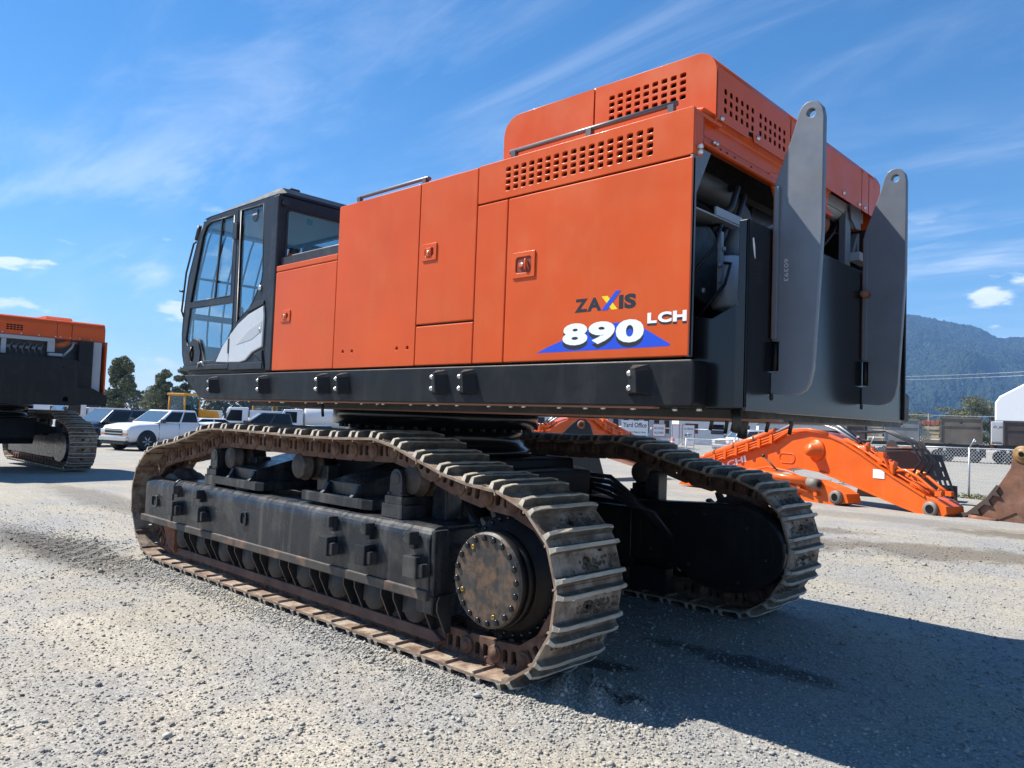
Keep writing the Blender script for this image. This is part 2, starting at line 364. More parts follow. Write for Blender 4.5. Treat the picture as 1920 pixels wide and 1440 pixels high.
def undercarriage(parent, y0, sg, full=True):
    """track frame, rollers, idler, drive; y0 = outer edge of the shoes, sg = +1 when inward is +y"""
    Y = lambda t: y0+sg*t
    b = MB(); prof = [(Y(.04), .44), (Y(.04), .80)]+[(Y(.14-.10*math.cos(a)), .80+.10*math.sin(a)) for a in np.linspace(.25, PI/2, 6)]+[(Y(.56), .90), (Y(.60), .86), (Y(.60), .44)]
    slots = full
    b.prism(prof[:], 'x', -6.05, -1.97); b.prism([(Y(.055-.0), .45)]+[(Y(.055), .79)]+[(Y(.145-.09*math.cos(a)), .79+.09*math.sin(a)) for a in np.linspace(.25, PI/2, 6)]+[(Y(.5), .88), (Y(.5), .45)], 'x', -6.78, -6.05)
    fr = b.build('track_frame', FRAMEB, parent, .006)
    b = MB()                                    # bottom flange, welded seam ring, end plate
    b.box(-6.80, -1.965, min(Y(.02), Y(.08)), max(Y(.02), Y(.08)), .405, .475); b.build('flange', FLANGE, fr, .008)
    b = MB(); b.prism([(Y(.03), .43), (Y(.03), .80)]+[(Y(.14-.11*math.cos(a)), .80+.112*math.sin(a)) for a in np.linspace(.25, PI/2, 6)]+[(Y(.56), .912), (Y(.56), .43)], 'x', -6.065, -6.035); b.build('weld_collar', FRAMEB, fr, .004)
    b = MB(); b.prism([(Y(.05), .32), (Y(.05), .44), (Y(.55), .44), (Y(.55), .32), (Y(.50), .28), (Y(.14), .28)], 'x', -2.1, -1.93); b.prism([(Y(.05), .44), (Y(.05), .88), (Y(.58), .88), (Y(.58), .44)], 'x', -1.968, -1.925); b.build('end_plate', FRAMEB, fr, .01)
    for x, z, w in ((-6.47, .645, .055), (-4.52, .675, .04)):
        plate('frame_slot', rrect(x-w-.014, x+w+.014, z-.064, z+.064, .035, 3), [rrect(x-w, x+w, z-.05, z+.05, .03, 3)], 'y', Y(.022), Y(.041), FRAMEB, fr)
        b = MB(); b.prism(rrect(x-w, x+w, z-.05, z+.05, .03, 3), 'y', Y(.034), Y(.0395)); b.build('slot_opening', VOID, fr)
    for x in (-5.87, -5.35, -3.08, -2.61, -2.11):
        b = MB(); b.box(x-.035, x+.03, min(Y(.04), Y(-.045)), max(Y(.04), Y(-.045)), .775, .86); b.box(x-.03, x+.02, min(Y(.0), Y(.04)), max(Y(.0), Y(.04)), .74, .775)
        for z in (.80, .838): b.cyl((x-.03, Y(-.02), z), (x-.058, Y(-.02), z), .017, 8)
        b.build('step_bracket', FRAMEB, fr, .006)
    for x, w in ((-5.9, .06), (-5.33, .07), (-3.12, .06), (-2.64, .06), (-2.07, .07)):
        b = MB(); b.box(x-w, x+w, min(Y(.04), Y(-.05)), max(Y(.04), Y(-.05)), .555, .70); b.box(x+w, x+w+.05, min(Y(.04), Y(-.035)), max(Y(.04), Y(-.035)), .57, .66)
        for z in (.60, .645): b.cyl((x-w, Y(-.015), z), (x-w-.022, Y(-.015), z), .016, 8)
        b.build('step_bracket', FRAMEB, fr, .01)
    # roller guard: dark backing, lower band, slanted ribs, rollers
    b = MB(); b.prism([(-6.12, .44), (-6.45, .44), (-6.28, .20), (-6.12, .13)], 'y', Y(.11), Y(.17)); b.build('guard_nose', RUSTR, fr, .006)
    b = MB(); b.box(-6.12, -1.96, min(Y(.20), Y(.24)), max(Y(.20), Y(.24)), .13, .44); b.build('roller_guard', DARKSTEEL, fr)
    b = MB(); b.prism([(-6.2, .115), (-6.12, .185), (-2.03, .185), (-1.93, .13), (-2.0, .105)], 'y', Y(.145), Y(.20)); b.build('guard_band', RUSTBAND, fr, .006)
    for k in range(9):
        x = -5.98+k*.471
        b = MB()
        b.lathe((x, Y(.115), .31), 'y', [(0, .0001), (0, .085), (sg*.004, .09), (sg*.004, .105), (sg*.09, .115), (sg*.10, .115)] if sg > 0 else [(-.10, .115), (-.09, .115), (-.004, .105), (-.004, .09), (0, .085), (0, .0001)], 24)
        b.box(x-.125, x-.085, min(Y(.13), Y(.2)), max(Y(.13), Y(.2)), .25, .40); b.box(x-.10, x+.10, min(Y(.125), Y(.2)), max(Y(.125), Y(.2)), .36, .44)
        b.build('track_roller', DARKSTEEL, fr)
        for dx in (.155, .30):
            b = MB(); b.prism([(Y(.20), .44), (Y(.09), .44), (Y(.07), .40), (Y(.07), .345), (Y(.15), .185), (Y(.20), .185)], 'x', x+dx, x+dx+.014); b.m = [0, 0]+[1]*(len(b.f)-2); b.build('guard_rib', [DARKSTEEL, RIB], fr)
        if k < 8: b = MB(); b.cyl((x+.235, Y(.15), .355), (x+.235, Y(.15), .43), .032, 10); b.build('guard_bolt', DARKSTEEL, fr)
    # carrier rollers
    for x in (-5.16, -3.92, -2.38):
        b = MB(); q = [(0, .0001), (0, .075), (.004, .08), (.004, .10), (.012, .108), (.07, .108), (.072, .126), (.10, .126), (.102, .106), (.17, .106), (.172, .126), (.205, .126), (.207, .10), (.34, .10)]
        b.lathe((x, Y(.19), 1.185), 'y', [(sg*t, r) for t, r in q], 28); b.build('carrier_roller', ROLLER, parent)
        b = MB(); b.box(x+.05, x+.21, min(Y(.36), Y(.52)), max(Y(.36), Y(.52)), .90, 1.20); b.build('roller_stand', FRAMEB, parent, .01)
    for x in (-5.40, -2.50):                    # bearing blocks beside the front and rear pads
        b = MB(); b.box(x-.12, x+.12, min(Y(.12), Y(.34)), max(Y(.12), Y(.34)), .90, 1.0); b.box(x-.10, x+.10, min(Y(.13), Y(.33)), max(Y(.13), Y(.33)), 1.0, 1.06)
        b.prism([(x-.075, 1.05), (x+.075, 1.05), (x+.07, 1.19)]+[(x+.07*math.cos(a), 1.19+.07*math.sin(a)) for a in np.linspace(.2, PI-.2, 7)]+[(x-.07, 1.19)], 'y', Y(.15), Y(.31))
        for dx in (-.07, .07): b.cyl((x+dx, Y(.155), 1.06), (x+dx, Y(.155), 1.085), .02, 6)
        b.lathe((x, Y(.145), 1.19), 'y', [(0, .0001), (0, .045), (sg*.006, .05)], 20); b.build('bearing_block', FRAMEB, parent, .008)
    # idler in front
    b = MB(); q = [(.0, .0001), (0, .14), (.01, .16), (.012, .30), (.03, .315), (.10, .315), (.11, .36), (.23, .36), (.24, .315), (.31, .315), (.33, .30)]
    b.lathe((-6.42, Y(.16), .63), 'y', [(sg*t, r) for t, r in q], 40); b.build('idler_wheel', ROLLER, parent)
    return fr
FLANGE = mat('scuffed_flange', (.055, .047, .04), .6, var=.5, vscale=5, dirt=(.26, .145, .085), dirt_amt=.75, dirt_scale=3.5, bump=.1)
RUSTBAND = mat('rust_brown_band', (.10, .055, .042), .75, var=.3, vscale=6, dirt=(.16, .10, .07), dirt_amt=.5)
DARKSTEEL = mat('dusty_dark_steel', (.014, .0155, .018), .55, var=.35, vscale=7, dirt=(.06, .055, .05), dirt_amt=.4)
RIB = mat('rib_steel', (.10, .07, .052), .7, var=.4)
VOID = mat('unlit_opening', (.004, .004, .005), .9)
undercarriage(EX, 0.0, 1); far_from = set(bpy.data.objects); undercarriage(EX, 3.50, -1)
# final drive and sprocket of the near track
def final_drive(parent, y0, sg, mat_face=FDRIVE):
    c = (-1.41, 0, .64)
    b = MB(); q = [(.03, .0001), (.03, .285), (.045, .297), (.10, .300), (.102, .292), (.112, .292), (.114, .303), (.16, .304), (.162, .296), (.168, .296), (.17, .305), (.20, .305), (.205, .335), (.26, .345), (.262, .40), (.30, .40)]
    b.lathe((c[0], y0, c[2]), 'y', [(sg*t, r) for t, r in q[:3]], 48, 0, False); b.lathe((c[0], y0, c[2]), 'y', [(sg*t, r) for t, r in q[2:]], 48, 1)
    fd = b.build('final_drive', [mat_face, BLACK], parent)
    for k in range(20):
        a = 2*PI*k/20+.1; b = MB(); p = (c[0]+.262*math.cos(a), c[2]+.262*math.sin(a))
        b.lathe((p[0], y0+sg*.03, p[1]), 'y', [(-sg*.016, .0001), (-sg*.016, .013), (-sg*.011, .020), (0, .020)], 10); b.build('cover_bolt', BLACKG, fd)
    for a in (2.15, 3.55, 5.05):
        b = MB(); p = (c[0]+.228*math.cos(a), c[2]+.228*math.sin(a)); b.lathe((p[0], y0+sg*.03, p[1]), 'y', [(-sg*.002, .007), (-sg*.006, .008), (-sg*.006, .016), (0, .017)], 12); b.build('drain_plug', BRASS, fd)
    for k in range(30):
        a = 2*PI*k/30; b = MB(); p = (c[0]+.372*math.cos(a), c[2]+.372*math.sin(a)); b.lathe((p[0], y0+sg*.262, p[1]), 'y', [(-sg*.012, .0001), (-sg*.012, .015), (0, .015)], 8); b.build('hub_bolt', BLACKG, fd)
    b = MB(); poly = []
    for k in range(24):
        a = 2*PI*k/24; poly += [(c[0]+r*math.cos(a+o), c[2]+r*math.sin(a+o)) for r, o in ((.40, -.06), (.47, -.03), (.47, .03), (.40, .06))]
    b.prism(poly, 'y', y0+sg*.29, y0+sg*.37); b.build('sprocket', ROLLER, parent, .005)
final_drive(EX, 3.5, -1)
# guard on the inside of the far track
cov = [(-2.35, .93), (-1.30, .99)]+[(-1.38+.56*math.cos(a), .62+.40*math.sin(a)) for a in np.linspace(1.2, -1.5, 12)]+[(-1.62, .25), (-1.90, .40), (-2.35, .38)]
b = MB(); b.prism(cov, 'y', 2.78, 2.95); gc = b.build('drive_guard', BLACK, EX, .015)
b = MB(); b.prism([(-1.45+(x+1.45)*.86, .64+(z-.64)*.86) for x, z in cov], 'y', 2.77, 2.785); b.build('guard_cover', BLACK, gc, .004)
for x, z in ((-1.85, .86), (-1.55, .885), (-1.15, .80), (-.98, .55), (-1.22, .33), (-1.7, .42), (-2.1, .5), (-2.1, .82)):
    b = MB(); b.lathe((x, 2.77, z), 'y', [(-.012, .0001), (-.012, .014), (0, .016)], 8); b.build('guard_bolt', DARKSTEEL, gc)
b = MB(); b.box(-4.9, -2.3, 2.80, 2.93, .30, .86); b.box(-6.1, -4.9, 2.80, 2.93, .42, .86); b.box(-2.3, -1.9, 2.72, 2.84, .12, .34); b.build('inner_frame_plate', BLACK, EX, .01)

for o in set(bpy.data.objects)-far_from:
    if o.type == 'MESH': o.data.transform(Matrix.Translation((FARX, 0, 0)))
final_drive(EX, 0.0, 1)
# ---- centre frame, its four legs and pads, swing ring
b = MB(); b.prism([(-5.0, .62), (-5.1, .8), (-5.0, 1.30), (-2.75, 1.30), (-2.65, .8), (-2.75, .62)], 'y', .95, 2.55); b.box(-4.6, -3.2, 1.15, 2.35, 1.28, 1.36); b.box(-2.72, -2.3, 1.25, 2.25, .72, 1.22)
cf = b.build('centre_frame', BLACK, EX, .02)
for x in (-4.87, -3.24):
    for y0, sg in ((0, 1), (3.5, -1)):
        Y = lambda t: y0+sg*t
        b = MB(); b.prism([(x-.45, Y(.10)), (x-.45, Y(.62)), (x+.48, Y(.62)), (x+.48, Y(.14)), (x+.40, Y(.10))], 'z', .925, 1.0); pd = b.build('leg_pad', FRAMEB, cf, .006)
        b = MB(); z0 = 1.0
        b.add([(x-.19, Y(.20), z0), (x+.24, Y(.20), z0), (x+.24, Y(.20), 1.10), (x-.19, Y(.20), 1.10), (x-.14, Y(.98), z0-.2), (x+.30, Y(.98), z0-.2), (x+.30, Y(.98), 1.30), (x-.14, Y(.98), 1.30)],
              [(0, 1, 2, 3), (5, 4, 7, 6), (3, 2, 6, 7), (0, 3, 7, 4), (1, 5, 6, 2), (0, 4, 5, 1)] if sg > 0 else [(3, 2, 1, 0), (6, 7, 4, 5), (7, 6, 2, 3), (4, 7, 3, 0), (2, 6, 5, 1), (1, 5, 4, 0)])
        b.build('leg_beam', FRAMEB, cf, .006)
        for dx in (-.19, .22):
            b = MB(); b.prism([(Y(.115), 1.0), (Y(.20), 1.0), (Y(.20), 1.09), (Y(.18), 1.09), (Y(.15), 1.03)], 'x', x+dx-.02, x+dx+.02); b.build('gusset', FRAMEB, cf, .004)
b = MB(); b.lathe((-3.9, 1.75, 0), 'z', [(1.30, .97), (1.36, .97), (1.40, .90), (1.56, .90), (1.56, 1.03), (1.755, 1.03)], 72); b.build('swing_ring', BLACKG, EX)
b = MB()
for k in range(48):
    a = 2*PI*k/48; b.cyl((-3.9+.95*math.cos(a), 1.75+.95*math.sin(a), 1.53), (-3.9+.95*math.cos(a), 1.75+.95*math.sin(a), 1.565), .02, 6)
b.build('ring_bolts', DARK, EX)['kind'] = 'stuff'
# hydraulic hoses to the far drive
for k in range(4):
    o = k*.055; b = MB(); b.tube([(-3.0, 2.2+o, 1.10-o), (-2.6, 2.45+o, 1.16-o*.8), (-2.3, 2.55, 1.15-o), (-2.08, 2.58, 1.0-o*.6), (-1.95+o*.6, 2.62, .86), (-1.82+o*.3, 2.72, .70), (-1.74, 2.8, .60)], .021, 10); b.build('hydraulic_hose', RUBBER, EX)
for k in range(3):
    o = k*.05; b = MB(); b.tube([(-2.6, 1.0, 1.15-o), (-2.35, .75, 1.12-o), (-2.15, .55, 1.0-o*.5), (-2.0+o, .5, .85)], .024, 10); b.build('hydraulic_hose', RUBBER, EX)

# ---- upper structure: deck
b = MB(); b.prism([(-5.79, 1.985), (-5.43, 1.765), (-5.30, 1.745), (.035, 1.745), (.05, 1.76), (.05, 1.965), (.035, 1.985)], 'y', -.03, 3.45)
deck = b.build('deck_frame', BLACK, EX, .012, 3)
b = MB(); b.box(-5.2, .12, .42, 3.0, 1.70, 1.748); b.build('belly_pan', DARK, deck)
b = MB(); b.box(-4.6, .255, .50, .56, 1.688, 1.702); b.box(-5.4, -.2, .0, .06, 1.735, 1.748); b.build('belly_rail', mat('rail_primer', (.30, .14, .09), .6), deck)
b = MB(); xs = np.linspace(-5.1, .0, 26)
for x in xs: b.cyl((x, .12+.10*((int(x*7)) % 2), 1.728), (x, .12+.10*((int(x*7)) % 2), 1.747), .016, 6)
b.build('underside_bolts', CHROME, deck)['kind'] = 'stuff'
for x in (-5.10, -4.16, -3.24, -2.97, -1.85, -1.58, -.27):
    b = MB(); y = -.03
    o_ = [(x-.065, 1.80)]+[(x-.065, 1.93), (x-.045, 1.962), (x+.045, 1.962), (x+.068, 1.93), (x+.078, 1.80)]
    b.add([(x-.068, y, 1.80), (x-.068, y, 1.935), (x-.045, y, 1.965), (x+.05, y, 1.965), (x+.075, y, 1.935), (x+.082, y, 1.80),
           (x-.05, y-.035, 1.81), (x-.05, y-.035, 1.925), (x-.035, y-.04, 1.942), (x+.012, y-.075, 1.942), (x+.022, y-.075, 1.925), (x+.03, y-.07, 1.81)],
          [(0, 6, 7, 1), (1, 7, 8, 2), (2, 8, 9, 3), (3, 9, 10, 4), (4, 10, 11, 5), (0, 5, 11, 6), (6, 11, 10, 7), (7, 10, 9, 8)][:: 1])
    br = b.build('rail_bracket', BLACK, deck, .006)
    me = br.data; bm = bmesh.new(); bm.from_mesh(me); bmesh.ops.recalc_face_normals(bm, faces=bm.faces); bm.to_mesh(me); bm.free()
    for z in (1.838, 1.915):
        b = MB(); b.lathe((x-.035, y-.037, z), 'y', [(-.022, .0001), (-.022, .008), (-.012, .010), (-.012, .015), (0, .016)], 10); b.build('bracket_bolt', CHROME, deck)
for x, y, l, r in ((-.28, .75, .11, .012), (-.26, .9, .13, .012), (-.1, .8, .15, .03), (-.02, .95, .11, .012), (.10, 1.0, .12, .012), (.12, .28, .11, .026), (-3.6, .2, .12, .012)):
    b = MB(); b.tube([(x, y, 1.745), (x+.01, y, 1.68), (x-.01, y+.02, 1.745-l)], r, 8); b.build('drain_hose', RUBBER, deck)

# ---- body panels (each sheet its own part; 12 mm joints show the dark core behind)
b = MB(); b.box(-4.09, -.06, .032, .05, 2.0, 3.0); b.box(-3.15, -.06, .032, .05, 3.0, 3.28); b.box(-4.08, -1.6, .05, 2.96, 2.0, 2.86); b.box(-3.14, -1.75, .05, 2.96, 2.86, 3.2); b.build('inner_shell', DARK, EX)
G = .007
def sheet(x0, x1, z0, z1, name='side_panel', y=0.0, th=.03): b = MB(); b.box(x0, x1, y, y+th, z0, z1); return b.build(name, ORANGE, EX, .007, 3)
p1 = sheet(-4.107, -3.166-G, 2.003, 2.865, 'side_door'); sheet(-4.107, -3.166-G, 2.872, 2.922, 'top_strip')
b = MB(); b.box(-4.107, -3.166-G, .03, 1.0, 2.885, 2.921); b.build('top_deck_panel', ORANGE, EX, .006)
p2 = plate('side_panel', rrect(-3.166, -2.164-G, 2.003, 3.292, .008, 2), [circ(x, 2.133, .014, 12) for x in (-3.04, -2.92, -2.37, -2.25)], 'y', 0, .03, ORANGE, EX, .003)
b = MB(); b.box(-3.166, -1.588, .03, 2.98, 3.262, 3.291); b.build('top_deck_panel', ORANGE, EX, .006)
p3 = sheet(-2.164, -1.581-G, 2.290, 3.294, 'side_door'); sheet(-2.164, -1.581-G, 2.003, 2.276)
sheet(-1.581, -1.303-G, 2.003, 3.035); p4 = sheet(-1.303, 0, 2.003, 3.035, 'side_door')
# upper louvre panel with its 17 x 4 openings
vh = []
for i in range(17):
    for j in range(4):
        x = -1.315+i*.0656; z = 3.106+j*.0407; vh.append(rrect(x-.0195, x+.0195, z-.0135, z+.0135, .008, 3))
plate('vent_panel', rrect(-1.581, 0, 3.046, 3.298, .012, 3), vh, 'y', 0, .022, ORANGE, EX, .003)
b = MB(); b.box(-1.575, -.004, .022, .30, 3.272, 3.294); b.box(-.022, -.002, .022, .10, 3.05, 3.272); b.build('vent_panel_return', ORANGE, EX, .005)
b = MB(); b.box(-1.57, -.02, .12, .14, 3.05, 3.27); b.build('vent_baffle', mat('inner_orange', (.30, .05, .02), .6), EX)
# latches
def latch(x0, x1, z0, z1, big=False):
    plate('door_latch', rrect(x0, x1, z0, z1, .006, 2), [rrect(x0+.028, x1-.028, z0+.03, z1-.03, .02, 4)], 'y', -.008, .001, ORANGE, EX, .002)
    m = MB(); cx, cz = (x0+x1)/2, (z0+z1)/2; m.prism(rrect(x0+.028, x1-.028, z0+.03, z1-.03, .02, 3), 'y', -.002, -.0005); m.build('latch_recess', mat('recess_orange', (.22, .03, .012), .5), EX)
    m = MB()
    if big: m.box(cx-.035, cx+.01, -.014, 0, cz-.016, cz+.01); m.tube([(cx+.02, -.012, cz-.035), (cx+.027, -.018, cz), (cx+.02, -.012, cz+.035)], .008, 8)
    else: m.box(cx-.032, cx+.022, -.014, 0, cz-.03, cz+.03)
    m.build('latch_handle', ORANGE, EX, .004)
    m = MB(); m.lathe((cx-.004, -.014, cz), 'y', [(-.006, .0001), (-.006, .010), (0, .012)], 12); m.build('lock_barrel', CHROME, EX)
latch(-2.12, -1.97, 2.73, 2.848); latch(-1.245, -1.06, 2.52, 2.68, True); latch(-3.985, -3.835, 2.42, 2.52)

# ---- engine hood: rounded section along the machine's width
hood_from = set(bpy.data.objects)
def hood_prof(z0=3.365):
    top = 3.76; out = [(-1.71, z0)]
    out += [(-1.71+.14-.14*math.cos(a), top-.14+.14*math.sin(a)) for a in np.linspace(0, PI/2, 8)]
    out += [(-.07-.13+.13*math.sin(a), top-.13+.13*math.cos(a)) for a in np.linspace(0, PI/2, 8)]
    out += [(-.07, z0)]; return out
HP = hood_prof(3.30)
hv = []
for i in range(9):
    for j in range(4):
        x = -.785+i*.0625; z = 3.535+j*.0425; hv.append(rrect(x-.0195, x+.0195, z-.0135, z+.0135, .008, 3))
left_half = [p for p in HP if p[0] <= -.925]; top_z = 3.76
plate('hood_side', [(-.927, 3.30)]+HP[:9]+[(-.927, top_z)], [], 'y', .35, .365, ORANGE, EX, .002)
plate('hood_side', [(-.915, 3.30), (-.915, top_z)]+HP[9:-1]+[(-.07, 3.365), (-.07, 3.345), (-.16, 3.345), (-.20, 3.30)], hv, 'y', .35, .365, ORANGE, EX, .002)
def hood_strip(y0, y1):
    b = MB(); pr = HP[1:]; q = [(x, z) for x, z in pr]; n = len(q); v = []
    for y in (y0, y1): v += [(x, y, z) for x, z in q]
    cx, cz = -.9, 3.2; 
    inn = [(x+(cx-x)*.02, z+(cz-z)*.03) for x, z in q]
    for y in (y0, y1): v += [(x, y, z) for x, z in inn]
    f = []
    for i in range(n-3): f += [(i, i+1, n+i+1, n+i), (2*n+i, 3*n+i, 3*n+i+1, 2*n+i+1)]
    for i in range(n-3): f += [(i, 2*n+i, 2*n+i+1, i+1), (n+i, n+i+1, 3*n+i+1, 3*n+i)]
    b.add(v, f, 0, True); o = b.build('hood_top', ORANGE, EX)
    me = o.data; bm = bmesh.new(); bm.from_mesh(me); bmesh.ops.recalc_face_normals(bm, faces=bm.faces); bm.to_mesh(me); bm.free()
    return o
ycuts = [(.352, 1.318), (1.332, 2.62), (2.634, 2.775), (2.79, 3.045)]
for y0, y1 in ycuts: hood_strip(y0, y1)
zr = HP[-3][1]
rear_holes = [[rrect(y-.0165, y+.0165, z-.0165, z+.0165, .009, 3) for i in range(6) for y in [y0+i*.067] for z in (3.435, 3.488, 3.541)] for y0 in (.455, .895)]
rear_bot = {0: [(.352, 3.36), (.74, 3.36), (.74, 3.40), (.80, 3.41), (.82, 3.36), (1.318, 3.36)]}
for k, (y0, y1) in enumerate(ycuts):
    out = rear_bot.get(k, [(y0, 3.36), (y1, 3.36)])+[(y1, zr-.0005), (y0, zr-.0005)]
    plate('hood_rear', out, (rear_holes[0]+rear_holes[1]) if k == 0 else [], 'x', -.074, -.07, ORANGE, EX)
b = MB(); b.box(-1.69, -.10, 3.02, 3.035, 3.30, 3.72); b.build('hood_side', ORANGE, EX)
for y, z in ((.415, 3.375), (.86, 3.395), (1.28, 3.40), (2.25, 3.40), (2.57, 3.39), (2.69, 3.39), (2.97, 3.39)):
    b = MB(); b.lathe((-.07, y, z), 'x', [(0, .017), (.006, .016), (.007, .010), (.014, .009), (.014, .0001)], 12); b.build('hood_bolt', CHROME, EX)
b = MB(); b.box(-1.55, -.25, .6, 2.9, 3.28, 3.40); b.build('engine_cover', DARK, EX)
# the hood is a little narrower and lower than first drawn
for o in set(bpy.data.objects)-hood_from: o.data.transform(Matrix(((.9656, 0, 0, .0693), (0, .9656, 0, -.118), (0, 0, .9656, .0566), (0, 0, 0, 1))))
# handrails
def rail(pts, posts, r=.015, y=.06):
    m = MB(); m.tube(pts, r, 10); h = m.build('handrail', HANDRAIL, EX)
    for x, z0, z1 in posts: m = MB(); m.box(x-.018, x+.018, y-.02, y+.012, z0, z1); m.build('rail_post', HANDRAIL, h)
HANDRAIL = mat('grey_handrail', (.13, .13, .135), .38, metal=.3, var=.15)
rail([(-1.36, .06, 3.36), (-.14, .06, 3.365)], [(-1.32, 3.29, 3.36), (-.72, 3.29, 3.36), (-.17, 3.29, 3.36)])
rail([(-3.01, .06, 3.335), (-3.0, .06, 3.352), (-2.17, .06, 3.352), (-2.15, .06, 3.34)], [(-2.98, 3.285, 3.35), (-2.19, 3.285, 3.35)], .014)
rail([(-4.05, .08, 2.93), (-4.04, .08, 3.01), (-3.25, .08, 3.01), (-3.21, .08, 3.0)], [(-3.24, 2.92, 3.0)], .016)

WHITED = mat('white_decal', (.82, .84, .86), .4)
b = MB(); b.box(-4.1, -.02, 2.985, 3.01, 2.0, 3.2); b.build('far_side_panel', ORANGE, EX, .006)
b = MB(); b.box(-1.70, -1.68, .37, 3.02, 3.28, 3.70); b.box(-.42, -.40, .37, 3.02, 3.15, 3.72); b.box(-.14, -.12, .37, 1.31, 3.40, 3.62); b.box(-.5, .02, 2.80, 2.83, 2.0, 3.36); b.build('hood_shade_liner', DARK, EX)  # dark sheets added to hide the sky and stand in for shade behind vents
# ---- markings
text('lettering', 'Z', INK, p4, -.745, -.652, 2.275, 2.352, -.0005, .045, 0, ex=.0001); text('lettering', 'A', INK, p4, -.655, -.555, 2.275, 2.352, -.0005, .045, 0, ex=.0001)
b = MB(); b.prism([(-.555, 2.354), (-.515, 2.354), (-.445, 2.275), (-.485, 2.275)], 'y', -.0006, -.0002); b.build('lettering', YELLOWD, p4)
b = MB(); b.prism([(-.555, 2.275), (-.515, 2.275), (-.425, 2.378), (-.460, 2.378)], 'y', -.0011, -.0008); b.build('lettering', BLUE, p4)
text('lettering', 'I', INK, p4, -.437, -.408, 2.275, 2.352, -.0005, .02, 0, ex=.0001); text('lettering', 'S', INK, p4, -.402, -.325, 2.273, 2.354, -.0005, .055, 0, ex=.0001)
b = MB(); b.prism([(-1.03, 2.052), (-.94, 2.085), (-.62, 2.186), (-.40, 2.205), (-.285, 2.168), (-.105, 2.068), (-.12, 2.058)], 'y', -.0004, -.0001); b.build('blue_triangle', BLUE, p4)
for k, c in enumerate('890'):
    x0 = -.828+k*.188; text('lettering', c, INK, p4, x0, x0+.182, 2.062, 2.196, -.0007, .05, ex=.0001); text('lettering', c, WHITED, p4, x0, x0+.182, 2.088, 2.214, -.0011, .05, ex=.0001)
for k, c in enumerate('LCH'):
    x0 = (-.250, -.185, -.095)[k]; w = (.058, .082, .080)[k]; text('lettering', c, INK, p4, x0, x0+w, 2.172, 2.228, -.0007, .05, ex=.0001); text('lettering', c, WHITED, p4, x0, x0+w, 2.184, 2.240, -.0011, .05, ex=.0001)
# ---- rear of the upper structure
b = MB(); b.box(.245, .262, .10, 2.0, 1.733, 2.69); b.box(.225, .244, 1.95, 2.60, 1.733, 2.69); rp = b.build('rear_plate', BLACKG, EX, .006)
b = MB(); b.box(.05, .262, 2.60, 2.625, 1.75, 3.13); b.box(.02, .25, 2.625, 2.66, 1.94, 3.14); b.build('frame_cheek', BLACK, EX, .006)
b = MB(); b.prism([(.262, 1.745), (.262, 2.69), (.21, 2.69), (.21, 2.27), (.07, 2.205), (-.035, 2.22), (-.035, 1.77), (.05, 1.745)], 'y', .10, .118); b.build('rear_side_plate', BLACKG, EX, .006)
b = MB(); b.box(.205, .246, .118, .135, 1.75, 2.69); b.build('rear_seam', BLACK, EX)
b = MB(); b.box(-.02, .0, .002, .042, 2.0, 3.045); b.prism([(.042, 2.84), (.042, 3.10), (.19, 3.10)], 'x', -.018, -.004); b.build('corner_post', GREY, EX, .004)
for z in (3.095, 3.065): b = MB(); b.lathe((.0, .05, z), 'x', [(0, .012), (.022, .012), (.024, .0001)], 10); b.build('post_bolt', WHITE, EX)
LUG = [(.454, 3.33), (.425, 3.328), (.40, 3.312), (.384, 3.28), (.375, 3.247), (.357, 3.181), (.264, 2.933), (.264, 2.104), (.301, 2.10), (.301, 1.955), (.292, 1.945), (.262, 1.94), (.262, 1.833), (.363, 1.825), (.41, 1.833), (.442, 1.852), (.462, 1.885), (.478, 1.961), (.515, 2.656), (.515, 3.243), (.505, 3.29), (.482, 3.32)]
for y, dx in ((.38, 0.0), (1.70, 0.004)):
    lg = plate('lifting_lug', [(x+dx, z) for x, z in LUG], [circ(.449+dx, 3.267, .022, 20)], 'y', y, y+.042, GREY, EX, .004)
    b = MB(); b.box(.268+dx, .296+dx, y-.022, y-.001, 2.115, 2.91); b.build('weld_strip', GREY, lg, .003)
    b = MB(); b.cyl((.278+dx, y+.02, 1.95), (.278+dx, y+.02, 2.11), .017, 10); b.build('spacer_tube', BLACK, lg)
    b = MB(); b.box(.270, .2745, y-.0235, y-.0215, 2.12, 2.90); b.build('rust_seam', RUSTR, lg)
    b = MB(); b.prism(circ(y+.012, 1.815, .018, 12), 'x', .2625, .2655); b.build('drain_hole', VOID, rp)
b = MB(); b.lathe((.29, 1.67, 2.535), 'y', [(-.04, .0001), (-.04, .022), (-.025, .026), (.03, .026)], 8); b.build('rusty_bolt', RUSTR, EX)
text('chalk_number', '60393', mat('chalk', (.5, .52, .53), .9), EX, -.058, .058, -.011, .011, 0, -.006, M=Matrix.Translation((.335, .3775, 2.47)) @ Matrix.Rotation(PI/2, 4, 'Y'))
b = MB(); b.prism([(.145, 2.60), (.155, 2.605), (.17, 2.56), (.175, 2.50), (.163, 2.52), (.15, 2.565)], 'x', .2625, .264); b.build('torn_label', WHITE, rp)
